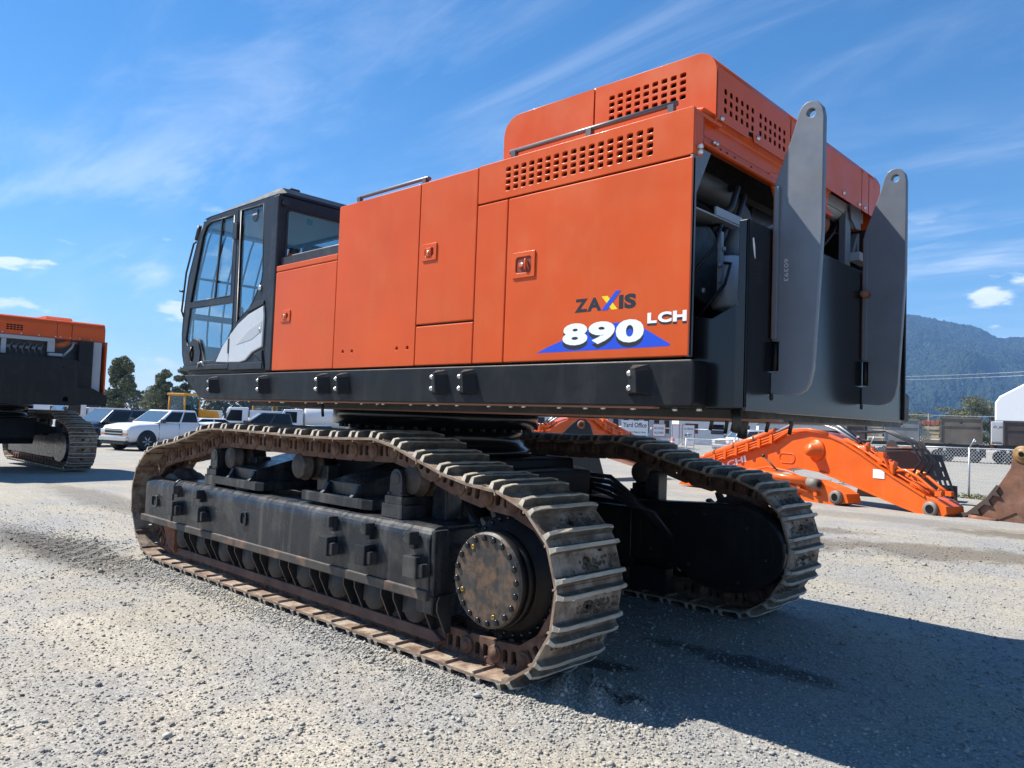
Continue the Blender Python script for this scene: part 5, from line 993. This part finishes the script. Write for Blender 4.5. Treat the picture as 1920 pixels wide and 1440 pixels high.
def wheel_loader(loc, head, label):
    r = root('wheel_loader', label, 'wheel loader', (loc[0], loc[1], gz(*loc)), math.atan2(head[1], head[0]), 'yellow machines beyond the pickups')
    m = MB(); m.prism([(-3.0, .8), (-3.0, 1.7), (-2.8, 2.05), (-.9, 2.15), (-.9, .8)], 'y', -.75, .75); m.build('engine_hood', YELLOW, r, .06, 3)
    m = MB(); m.box(-.9, .75, -.7, .7, .9, 1.55); m.box(.75, 2.2, -.55, .55, .9, 1.6); m.build('chassis', YELLOW, r, .03)
    for x in (-.85, .6):
        for y in (-.72, .72): m = MB(); m.tube([(x, y, 1.5), (x-.05, y*.95, 3.1)], .06, 8); m.build('cab_post', YELLOW, r)
    m = MB(); m.box(-1.0, .75, -.78, .78, 3.08, 3.24); m.build('cab_roof', YELLOW, r, .04)
    for y in (-.69, .69): m = MB(); m.box(-.80, .52, y-.01, y+.01, 1.6, 3.06); m.build('cab_window', GLASS, r)
    for x in (-.87, .56): m = MB(); m.box(x-.01, x+.01, -.64, .64, 1.6, 3.06); m.build('cab_window', GLASS, r)
    m = MB(); m.box(-.5, .1, -.3, .3, 1.5, 2.4); m.box(.2, .5, -.3, .3, 1.5, 2.1); m.build('seat', DARK, r, .05)
    for y in (-.5, .5): m = MB(); m.tube([(1.0, y, 1.8), (2.4, y, 1.5), (3.2, y, .6)], .12, 8); m.build('lift_arm', YELLOW, r)
    m = MB(); m.prism([(3.0, .1), (4.1, .1), (3.4, .4), (3.3, 1.2), (3.0, 1.2)], 'y', -1.3, 1.3); m.build('bucket', DARK, r, .03)
    for x in (1.4, -1.7):
        for sg in (-1, 1): wheel(r, x, sg*.95, .78, .55, sg, YELLOW, .5)
    m = MB(); m.tube([(-1.8, .3, 2.1), (-1.8, .3, 2.7)], .05, 8); m.build('exhaust', DARK, r)
    return r
wheel_loader((-53.0, 20.6), (.4, -.91), 'yellow wheel loader with a glazed cab behind the white pickup roof')
wheel_loader((-50.5, 25.6), (.75, -.66), 'yellow machine glimpsed under the front of the excavator deck')
def box_truck(label, loc, head, L=6.0, h=3.2, group='white work trucks in the distance', tank=False, z=0):
    r = root('work_truck', label, 'truck', (loc[0], loc[1], gz(*loc)), math.atan2(head[1], head[0]), group)
    m = MB(); m.prism([(L/2, .6), (L/2, 1.3), (L/2-.3, 1.5), (L/2-.75, 2.35), (L/2-2.0, 2.4), (L/2-2.0, .6)], 'y', -1.0, 1.0); m.build('cab', CARW, r, .06, 3)
    m = MB(); m.prism([(L/2-.27, 1.52), (L/2-.72, 2.28), (L/2-.70, 2.30), (L/2-.25, 1.53)], 'y', -.9, .9); m.build('windscreen', WSCREEN, r)
    for y in (-1.004, 1.0): m = MB(); m.prism([(L/2-.55, 1.45), (L/2-.85, 2.2), (L/2-1.6, 2.2), (L/2-1.6, 1.45)], 'y', y, y+.006); m.build('side_window', CARGLASS, r)
    for y in (-1.0, 1.0): m = MB(); m.box(L/2-.6, L/2-.45, y-.22 if y < 0 else y, y if y < 0 else y+.22, 1.6, 2.0); m.build('mirror', BLKTRIM, r, .02)
    if tank: m = MB(); m.lathe((0, 0, 2.0), 'x', [(-L/2, .6), (-L/2+.3, 1.0), (L/2-2.2, 1.0), (L/2-2.1, .8)], 24); m.build('tank', CARW, r)
    else: m = MB(); m.box(-L/2, L/2-2.1, -1.1, 1.1, .95, h); m.build('cargo_box', CARW, r, .03)
    m = MB(); m.box(-L/2, L/2-.1, -.8, .8, .55, .95); m.build('chassis', BLKTRIM, r)
    for x in (L/2-.9, -L/2+1.2):
        for sg in (-1, 1): wheel(r, x, sg*.9, .45, .3, sg)
    return r
box_truck('white truck with a square cab left of the big tree', (-58.8, 16.2), (.1, -1.0), 5.0, 2.0)
box_truck('white box truck low behind the track of the second excavator', (-62.0, 13.2), (.6, -.8), 6.5, 2.6)
box_truck('white tank truck showing between the deck and the track', (-44.5, 27.5), (-.5, -.87), 8.0, 2.6, tank=True)
box_truck('white flatbed truck under the front of the excavator deck', (-47.2, 24.0), (-.45, -.89), 6.5, 2.2)
ct = MB(); ct.box(-3, 3, -1.2, 1.2, 0, 2.1)
for k in range(15): ct.box(-2.9+k*.4, -2.75+k*.4, -1.23, -1.2, .15, 1.95)
o = ct.build('shipping_container', CARW, None); o.location = (-90.6, 38.6, -.5); o.rotation_euler = (0, 0, math.atan2(-.93, -.36)); tag(o, 'long white corrugated container in front of the far treeline', 'container')
# ------------------------------------------------------------------ chain link fence, signs, bollards
def fence(name, label, A, B, h, step, pitch=.11, lean=True):
    A, B = Vector((*A, 0)), Vector((*B, 0)); d = (B-A); Ln = d.length; d = d/Ln
    r = root(name, label, 'fence', (A.x, A.y, gz(A.x, A.y)), group='chain link fences')
    pz = lambda t: gz(A.x+d.x*t, A.y+d.y*t)-gz(A.x, A.y)
    at = lambda t, z: Vector((d.x*t, d.y*t, pz(t)+z))
    n = int(Ln/step)
    for k in range(n+1):
        t = k*step; m = MB(); m.tube([at(t, -.05), at(t, h+.02)], .03, 10)
        if lean: m.tube([at(t, h), at(t-.18, h+.28)], .02, 8)
        m.build('post', STEEL, r)
    for k in range(n): m = MB(); m.tube([at(k*step, h), at((k+1)*step, h)], .022, 8); m.build('top_rail', STEEL, r)
    m = MB(); nn = Vector((-d.y, d.x, 0)); w = .0048
    k = -h
    while k < Ln:
        for sg in (1, -1):
            t0 = k if sg > 0 else k+h; t1 = k+h if sg > 0 else k
            z0, z1 = .02, h
            if t0 < 0 or t1 < 0 or t0 > Ln or t1 > Ln: continue
            p, q = at(t0, z0), at(t1, z1); m.tube([p+nn*.02*sg*.2, q+nn*.02*sg*.2], w, 3, caps=False)
        k += pitch
    m.build('wire_mesh', WIRE, r)['kind'] = 'stuff'
    return r
WIRE = mat('fence_wire', (.5, .52, .54), .4, metal=.5)
fence('chain_link_fence', 'galvanised chain link fence running behind the orange boom and the brown bucket', (3.0, 19.4), (-19.5, 30.65), 1.49, 3.8)
fence('chain_link_fence', 'farther chain link fence carrying the white yard office signs', (-20.5, 47.8), (-46.0, 34.0), 2.0, 3.0, .16, False)
def sign(label, lines, A, w, h, z, border=None, sizes=None):
    """board on the far fence, facing the yard; A = left end on the ground plan"""
    d = Vector((.88, .476, 0)).normalized(); n = Vector((d.y, -d.x, 0))
    M = Matrix(((d.x, -n.x, 0, A[0]), (d.y, -n.y, 0, A[1]), (0, 0, 1, z), (0, 0, 0, 1)))
    r = root('notice_board', label, 'sign', group='notice boards on the fence'); r.matrix_world = M
    m = MB(); m.box(0, w, 0, .03, 0, h); m.build('board', WHITEB, r, .004)
    if border: m = MB(); e = .05; [m.box(*q) for q in ((-e, w+e, .0, .028, h, h+e), (-e, w+e, .0, .028, -e, 0), (-e, 0, .0, .028, 0, h), (w, w+e, .0, .028, 0, h))]; m.build('red_border', border, r)
    for t, x0, x1, z0, z1 in lines: text('lettering', t, INK, r, x0, x1, z0, z1, -.003, .015)
    return r
WHITEB = mat('white_board', (.70, .71, .73), .5); REDB = mat('red_border_paint', (.55, .12, .05), .5)
sign('large white Yard Office sign on the far fence', [('Yard Office', .12, 1.75, .78, 1.12), ('All Drivers Report Here', .15, 1.7, .35, .52)], (-29.6, 41.55), 1.85, 1.25, .70)
sign('tall white notice board left of the Yard Office sign', [], (-31.2, 40.7), .85, 1.3, .70, REDB)
sign('small NO DOGS notice with a red border', [('NO DOGS', .08, .72, .45, .62), ('ALLOWED', .08, .72, .15, .30)], (-27.62, 42.55), .8, .8, .95, REDB)
sign('narrow notice with a red border beside the fence gate post', [], (-26.45, 43.2), .42, 1.35, .40, REDB)
sign('white vehicles must sign in notice with a red border', [('ALL VEHICLES', .06, .70, 1.05, 1.18), ('MUST', .12, .62, .58, .76), ('SIGN IN', .08, .66, .28, .46)], (-25.85, 43.55), .75, 1.35, .40, REDB)
ORB = mat('faded_orange_bollard', (.62, .12, .07), .6)
for (x, y), lb in (((-24.6, 40.2), 'red orange bollard below the NO DOGS notice'), ((-21.6, 42.6), 'red orange bollard beside the brown drum near the boom')):
    r = root('bollard', lb, 'bollard', (x, y, gz(x, y)), group='red orange bollards'); m = MB(); m.lathe((0, 0, 0), 'z', [(0, .13), (1.35, .13), (1.42, .08), (1.43, .0001)], 16); m.build('post', ORB, r); m = MB(); m.lathe((0, 0, 0), 'z', [(1.1, .133), (1.2, .133)], 16); m.build('band', WHITEB, r)
r = root('brown_drum', 'brown drum standing right of the red bollard', 'drum', (-20.9, 43.1, gz(-20.9, 43.1))); m = MB(); m.lathe((0, 0, 0), 'z', [(0, .28), (.4, .28), (.42, .30), (.44, .28), (.8, .28), (.82, .30), (.84, .28), (1.2, .28), (1.21, .0001)], 20); m.build('shell', mat('brown_drum_paint', (.28, .14, .06), .6), r)

# ------------------------------------------------------------------ trailers across the road, white hall
BINM = [mat('grey_brown_bin_steel', (.13, .115, .095), .6, var=.35, vscale=.8, dirt=(.20, .11, .06), dirt_amt=.6, dirt_scale=1.2), mat('weathered_grey_bin_steel', (.20, .215, .22), .55, var=.3, vscale=.7, dirt=(.12, .10, .08), dirt_amt=.5, dirt_scale=1.1), mat('dark_bin_steel', (.06, .045, .04), .6, var=.3, vscale=.8)]
TIMB = mat('pale_timber', (.46, .36, .23), .8, var=.3, vscale=2); BRICKM = mat('red_brick_pallet', (.36, .12, .09), .8, var=.3)
tr_dir = Vector((.975, .22, 0)).normalized(); tr_rz = math.atan2(tr_dir.y, tr_dir.x)
def trailer(label, x, y, w, top, bm, load=0):
    g = gz(x, y); r = root('dump_trailer', label, 'trailer', (x, y, g), tr_rz, 'trailers parked across the road')
    m = MB(); m.box(0, w, 0, 2.4, 1.55, top-g); m.build('bin', bm, r, .03)
    m = MB(); m.box(-.04, w+.04, -.05, .03, top-g-.12, top-g+.03); m.box(-.04, w+.04, -.04, .03, top-g-.75, top-g-.68); m.box(-.04, .08, -.05, .03, 1.55, top-g); m.box(w-.08, w+.04, -.05, .03, 1.55, top-g); m.build('bin_rail', bm, r)
    m = MB(); m.box(-.4, w+.6, .3, 2.1, 1.2, 1.52); m.box(-.2, w+.3, .8, 1.6, .45, 1.2); m.build('chassis', BLKTRIM, r)  # lower box is a dark skirt standing in for shadow under the bin
    for xx in (.5, w-.5): 
        for sg in (-1, 1): wheel(r, xx, 1.2+sg*.95, .5, .3, sg, DARK)
    for xx in (.3, w-.3): m = MB(); m.box(xx-.1, xx+.1, .2, .3, .35, 1.3); m.build('mudguard', WHITEB, r)
    m = MB(); m.lathe((w*.5, -.06, top-g-.42), 'y', [(0, .0001), (0, .10), (.01, .11)], 12); m.build('latch_eye', DARK, r)
    m = MB(); m.box(w-.65, w-.42, -.01, -.004, 1.75, 1.9); m.build('plate_label', WHITEB, r)
    return r
def ptrail(u): return (-16.26+(u-1764)/78*2.95, 69.31+(u-1764)/78*.68)
for u0, u1, z, k, lb in ((1575, 1612, 2.9, 2, 'dark trailer bin just right of the excavator deck edge'), (1653, 1722, 3.0, 1, 'weathered grey dump trailer seen between the deck corner and the rusty one'), (1764, 1842, 3.25, 0, 'rusty brown dump trailer with an eye hole in its end'), (1881, 1990, 3.05, 2, 'dark brown dump trailer above the brown bucket')):
    x, y = ptrail(u0); trailer(lb, x, y, (u1-u0)*.0386, z, BINM[k])
for u0, u1, lb in ((1618, 1650, 'stack of pale timber and red brick left of the weathered grey trailer'), (1727, 1762, 'stack of pale timber and red brick between two dump trailers')):
    x, y = ptrail(u0); w = (u1-u0)*.0386; r = root('timber_stack', lb, 'timber', (x, y, gz(x, y)), tr_rz, 'timber stacks on a flat deck'); m = MB(); m.box(-.1, w+.1, .3, 2.2, 1.2, 1.5); m.build('deck', BLKTRIM, r)
    for xx in (.2, w-.2): m = MB(); m.cyl((xx, .5, .5), (xx, 1.9, .5), .5, 14); m.build('wheel', TYRE, r)
    for k in range(4): m = MB(); m.box(random.uniform(-.05, .05), w+random.uniform(-.05, .05), .2+random.uniform(-.1, .1), 2.2, 1.52+k*.38, 1.78+k*.38); m.build('timber_bundle', TIMB, r, .02)
    for k in range(4): m = MB(); m.box(w*k/4+.02, w*(k+1)/4-.02, .25, 2.1, 3.05, 3.42); m.build('brick_pack', BRICKM, r, .02)
x, y = ptrail(1842); r = root('tipper_truck', 'white tipper with a hand-painted name between the two dark dump trailers', 'truck', (x+.1, y+2.8, gz(x, y)), tr_rz)
m = MB(); m.box(0, 4.0, 0, 2.3, 1.6, 3.55); m.build('white_body', CARW, r, .03); m = MB(); m.box(-.2, 4.2, .2, 2.0, 1.1, 1.55); m.build('chassis', RUSTR, r)
for xx in (.6, 1.9, 3.2): m = MB(); m.cyl((xx, .1, .5), (xx, 2.1, .5), .5, 14); m.build('wheel', TYRE, r)
text('painted_name', 'D. Jones', INK, r, .12, 1.25, 2.95, 3.20, -.004, .0, .35); text('painted_name', 'D. Jones', INK, r, 2.2, 3.3, 2.85, 3.1, -.004, .0, .35)
hall = root('white_hall', 'big white gabled fabric hall at the right edge below the mountain', 'building', (-25.0, 134.0, -.5), math.atan2(.165, .985))
HALLM = mat('white_fabric', (.80, .81, .82), .6); m = MB(); m.prism([(0, 0), (0, 7.6), (.6, 8.6), (12, 15.6), (23.4, 8.6), (24, 7.6), (24, 0)], 'y', 0, 40); m.build('shell', HALLM, hall, .2, 2)
m = MB(); m.box(-.02, 24.02, -.02, .02, 4.8, 4.9); m.build('wall_seam', GREYL, hall)
def wires():
    r = root('power_line', 'thin power lines strung across the foot of the mountain', 'power line')
    for z0, z1 in ((12.3, 16.6), (11.7, 15.9), (5.6, 7.3)):
        m = MB(); m.tube([(-50+t*60, 150+t*6, z0+(z1-z0)*t-1.2*math.sin(PI*t)*.8) for t in np.linspace(0, 1, 14)], .04, 5); m.build('cable', STEEL, r)
    for x, y, h in ((-38.8, 151, 9.2),): m = MB(); m.tube([(x, y, -.5), (x, y, h-3.5)], .1, 8); m.box(x-.8, x+.8, y-.06, y+.06, h-4.1, h-3.95); m.build('pole', mat('pole_wood', (.2, .17, .14), .8), r)
wires()

# ------------------------------------------------------------------ trees and the far wood
BARK = mat('bark', (.10, .08, .06), .9, var=.3)
def leafmat(name, c0, c1):
    m = bpy.data.materials.new(name); m.use_nodes = True; N = m.node_tree.nodes; L = m.node_tree.links; b = N['Principled BSDF']; b.inputs['Roughness'].default_value = .7
    g = N.new('ShaderNodeNewGeometry'); x = N.new('ShaderNodeMixRGB'); L.new(g.outputs['Random Per Island'], x.inputs[0]); x.inputs[1].default_value = (*c0, 1); x.inputs[2].default_value = (*c1, 1); L.new(x.outputs[0], b.inputs['Base Color']); return m
LEAF = leafmat('leaves', (.085, .10, .05), (.22, .23, .12)); LEAF2 = leafmat('olive_leaves', (.06, .065, .025), (.16, .165, .065)); CONIF = leafmat('dark_needles', (.018, .03, .016), (.05, .065, .03))
def leaves(lobes, n, s, mt, name, parent, R):
    """many small leaf clumps over and inside a set of ellipsoid lobes"""
    w = np.array([l[3]*l[4]*l[5] for l in lobes]); w = w**.67; w /= w.sum(); pick = R.choice(len(lobes), n, p=w); Lb = np.array(lobes)[pick]
    d = R.normal(0, 1, (n, 3)); d /= np.linalg.norm(d, axis=1)[:, None]; rad = R.random(n)**.35; P = Lb[:, :3]+d*Lb[:, 3:6]*rad[:, None]+R.normal(0, .06, (n, 3))*Lb[:, 3:6]
    u = R.normal(0, 1, (n, 3)); u /= np.linalg.norm(u, axis=1)[:, None]; v = np.cross(u, R.normal(0, 1, (n, 3))); v /= np.linalg.norm(v, axis=1)[:, None]; sz = s*R.uniform(.5, 1.4, n)[:, None]
    V = np.stack([P-u*sz, P+v*sz*.7, P+u*sz, P-v*sz*.7], 1).reshape(-1, 3); Fc = np.arange(n*4, dtype=np.int32)
    me = bpy.data.meshes.new(name); me.vertices.add(len(V)); me.vertices.foreach_set('co', V.astype(np.float32).ravel()); me.loops.add(n*4); me.loops.foreach_set('vertex_index', Fc); me.polygons.add(n)
    me.polygons.foreach_set('loop_start', np.arange(0, n*4, 4, dtype=np.int32)); me.polygons.foreach_set('loop_total', np.full(n, 4, dtype=np.int32)); me.update(calc_edges=True); me.materials.append(mt)
    o = bpy.data.objects.new(name, me); link(o, parent); return o
def tree(label, loc, h, r, seed, mt=LEAF, n=5200, name='leafy_tree', nlobe=16, low=.22, group='trees beyond the yard'):
    R = np.random.default_rng(seed); t = root(name, label, 'tree', (loc[0], loc[1], -.5), group=group)
    m = MB(); m.tube([(0, 0, 0), (.05*h*.1, 0, h*.3), (-.02*h, .01*h, h*.65), (0, 0, h*.9)], [h*.022, h*.017, h*.010, h*.003], 8)
    lobes = []
    for k in range(nlobe):
        z = low+(1-low)*(k+.5)/nlobe; w = (1-abs((z-.55)/.55)**2.2)*.9+.12; a = R.uniform(0, 2*PI); q = r*w*R.uniform(.35, .75)
        c = (math.cos(a)*q, math.sin(a)*q, z*h*.97); lobes.append((*c, r*R.uniform(.30, .50), r*R.uniform(.30, .50), h*R.uniform(.055, .10)))
        m.tube([(0, 0, max(z*h-.12*h, .15*h)), (c[0]*.6, c[1]*.6, c[2]-.03*h), c], [h*.008, h*.005, h*.002], 6)
    m.build('trunk', BARK, t); leaves(lobes, n, h*.013, mt, 'crown', t, R); return t
tree('tall dark leafy tree standing right of the second excavator', (-82.6, 27.0), 7.3, 1.55, 1, LEAF, 22000, nlobe=26, low=.12)
tree('dark tree just left of the excavator cab, the larger one', (-86.5, 32.9), 6.5, 1.4, 2, LEAF, 16000, nlobe=18)
tree('dark pointed tree partly hidden by the excavator cab', (-85.5, 35.0), 6.8, 1.4, 3, LEAF, 15000, nlobe=18)
tree('low dark tree beside the yellow wheel loader', (-90.0, 33.5), 4.6, 2.2, 4, LEAF, 8000, low=.1)
for k, (u, D, h, r_) in enumerate(((1835, 220, 12.0, 6.5), (1785, 225, 9.5, 6.0), (1715, 230, 8.2, 5.0), (1858, 225, 9.5, 4.5), (1690, 235, 7.8, 5.0))):
    a = (u-960)/1441.5; dv = Vector((F_.x, F_.y, 0)).normalized()+Vector((R_.x, R_.y, 0))*a; dv.normalize()
    tree(('round olive tree beside the white hall', 'wide olive tree left of the round one', 'low olive tree above the weathered grey trailer', 'small olive tree touching the white hall', 'low olive tree next to the excavator deck corner')[k], (2.0+dv.x*D, -3.4+dv.y*D), h, r_, 20+k, LEAF2, 8000, low=.08, nlobe=18, group='trees across the road')
def wood():
    R = np.random.default_rng(5); lobes = []
    for k in range(260):
        u = R.uniform(-500, 1500); D = R.uniform(260, 330); a = (u-960)/1441.5; dv = Vector((F_.x, F_.y, 0)).normalized()+Vector((R_.x, R_.y, 0))*a; dv.normalize()
        h = R.uniform(6.0, 8.6) if u < 1000 else R.uniform(4, 6); lobes += [(2+dv.x*D, -3.4+dv.y*D, h*.45-.5, 2.6, 2.6, h*.5), (2+dv.x*D+R.normal(0, 1), -3.4+dv.y*D, h*.75-.5, 1.4, 1.4, h*.33)]
    o = leaves(lobes, 26000, .75, CONIF, 'treeline', None, R); tag(o, 'distant dark wood along the horizon', 'wood', kind='stuff')
wood()
# weeds along the fence foot
def weeds():
    R = np.random.default_rng(8); lobes = []
    for k in range(60):
        t = R.uniform(0, 24); x = 3.0-.8944*t; y = 19.4+.4472*t+R.normal(0, .15); lobes.append((x, y, gz(x, y)+.06, .18, .18, .10))
    o = leaves(lobes, 5000, .03, leafmat('weed_leaves', (.08, .09, .03), (.22, .21, .08)), 'weeds', None, R); tag(o, 'thin dry weeds along the foot of the fence', 'weeds', kind='stuff')
weeds()

# ------------------------------------------------------------------ low buildings behind the fence
SID = [mat('pale_grey_siding', (.42, .44, .46), .6, var=.1), mat('light_siding', (.62, .63, .63), .6, var=.08), mat('dark_glass_front', (.06, .08, .09), .15, spec=.8)]
def block(label, u0, u1, D, h, mt, z0=-.5, windows=0):
    P = []
    for u in (u0, u1):
        a = (u-960)/1441.5; dv = Vector((F_.x, F_.y, 0)).normalized()+Vector((R_.x, R_.y, 0))*a; P.append(Vector((2.0, -3.4, 0))+dv*D)
    d = P[1]-P[0]; w = d.length; r = root('low_building', label, 'building', (P[0].x, P[0].y, z0), math.atan2(d.y, d.x), 'low buildings behind the fence'); m = MB(); m.box(0, w, 0, 8, 0, h); m.build('wall', mt, r)
    m = MB(); m.box(-.2, w+.2, -.2, 8.2, h, h+.18); m.build('roof', GREYL, r)
    for k in range(windows): x = w*(k+.25)/windows; m = MB(); m.box(x, x+w*.5/windows, -.02, .03, h*.42, h*.8); m.build('window', CARGLASS, r)
block('pale site office seen under the deck left of the hidden boom', 1000, 1125, 70, 3.2, SID[1], windows=4)
block('grey building with dark windows behind the Yard Office sign', 1128, 1262, 75, 3.4, SID[0], windows=7)
block('long pale building behind the white canopy pickup', 1275, 1420, 95, 3.2, SID[1], windows=3)
block('low white shed right of the pickup with canopy', 1425, 1600, 100, 2.9, SID[1], windows=2)

# ------------------------------------------------------------------ mountain and air
def mountain():
    prof = [(700, 0), (1000, 10), (1200, 60), (1350, 120), (1500, 178), (1620, 215), (1690, 228), (1720, 227), (1760, 219), (1800, 214), (1830, 210), (1850, 202), (1866, 192), (1882, 187), (1895, 192), (1908, 195), (1930, 190), (1980, 165), (2100, 150), (2300, 130), (2450, 70), (2600, 5)]
    U = np.linspace(700, 2600, 420); el = np.interp(U, [p[0] for p in prof], [p[1] for p in prof])
    k = np.ones(5)/5; el = np.convolve(np.pad(el, 2, 'edge'), k, 'valid'); nr = 90; R = np.random.default_rng(11)
    fx, fy = Vector((F_.x, F_.y)).normalized(), Vector((R_.x, R_.y)).normalized()
    ph = R.uniform(0, 6.28, (7, 2)); V = []
    for j in range(nr):
        t = j/(nr-1); D = 1500+2100*t
        s = t*t*(3-2*t)*.55+.45*t**1.2
        a = (U-960)/1441.5; X = 2+fx.x*D+fy.x*a*D; Y = -3.4+fx.y*D+fy.y*a*D
        z = el/1441.5*D*s
        rid = sum(np.sin(U*.011*(q+1)+D*.0021*(q+1)*(-1)**q+ph[q, 0])/(q+1) for q in range(6))*42*np.sin(PI*min(t*1.02, 1))
        rid += R.normal(0, 7.0, len(U))*min(1, t*6)*(.35 if t > .985 else 1)
        if t > .985: rid = R.normal(0, 2.2, len(U))
        V.append(np.stack([X, Y, np.maximum(z+rid*np.minimum(1, el/60)-1, -3)], 1))
    V.append(V[-1].copy()); V[-1][:, 2] = -3; V[-1][:, :2] *= 1.02
    P = np.concatenate(V); n = len(U); i, q = np.meshgrid(np.arange(nr), np.arange(n-1), indexing='ij'); Fq = np.stack([i*n+q, i*n+q+1, (i+1)*n+q+1, (i+1)*n+q], -1).reshape(-1, 4)
    me = bpy.data.meshes.new('mountain'); me.from_pydata(P.tolist(), [], Fq.tolist()); me.polygons.foreach_set('use_smooth', [True]*len(me.polygons))
    m = bpy.data.materials.new('forested_slope'); m.use_nodes = True; N = m.node_tree.nodes; L = m.node_tree.links; b = N['Principled BSDF']; b.inputs['Roughness'].default_value = .95; b.inputs['Specular IOR Level'].default_value = .1
    g = N.new('ShaderNodeNewGeometry'); no = N.new('ShaderNodeTexNoise'); no.inputs['Scale'].default_value = .03; no.inputs['Detail'].default_value = 7; no.inputs['Roughness'].default_value = .7; L.new(g.outputs['Position'], no.inputs[0])
    cr = N.new('ShaderNodeValToRGB'); L.new(no.outputs[0], cr.inputs[0]); cr.color_ramp.elements[0].position = .35; cr.color_ramp.elements[0].color = (.008, .014, .012, 1); cr.color_ramp.elements[1].position = .72; cr.color_ramp.elements[1].color = (.045, .065, .035, 1); L.new(cr.outputs[0], b.inputs['Base Color'])
    vo = N.new('ShaderNodeTexVoronoi'); vo.inputs['Scale'].default_value = .09; L.new(g.outputs['Position'], vo.inputs[0]); bu = N.new('ShaderNodeBump'); bu.inputs['Distance'].default_value = 16; bu.inputs['Strength'].default_value = 1.0; bu.invert = True; L.new(vo.outputs['Distance'], bu.inputs['Height']); L.new(bu.outputs[0], b.inputs['Normal'])
    me.materials.append(m); o = bpy.data.objects.new('mountain', me); COL.objects.link(o); o['kind'] = 'structure'; o['label'] = 'wooded mountain rising behind the yard'
mountain()
def haze():
    m = MB(); m.box(-7000, 7000, -7000, 7000, -5, 660); o = m.build('haze', None); o.data.materials.clear()
    mt = bpy.data.materials.new('haze'); mt.use_nodes = True; N = mt.node_tree.nodes; L = mt.node_tree.links; N.clear()
    out = N.new('ShaderNodeOutputMaterial'); v = N.new('ShaderNodeVolumePrincipled'); v.inputs['Color'].default_value = (.27, .54, 1, 1); v.inputs['Density'].default_value = 1.35e-4; v.inputs['Anisotropy'].default_value = .1
    L.new(v.outputs[0], out.inputs['Volume']); o.data.materials.append(mt); o['kind'] = 'stuff'; o['label'] = 'thin blue haze over the valley'
haze()
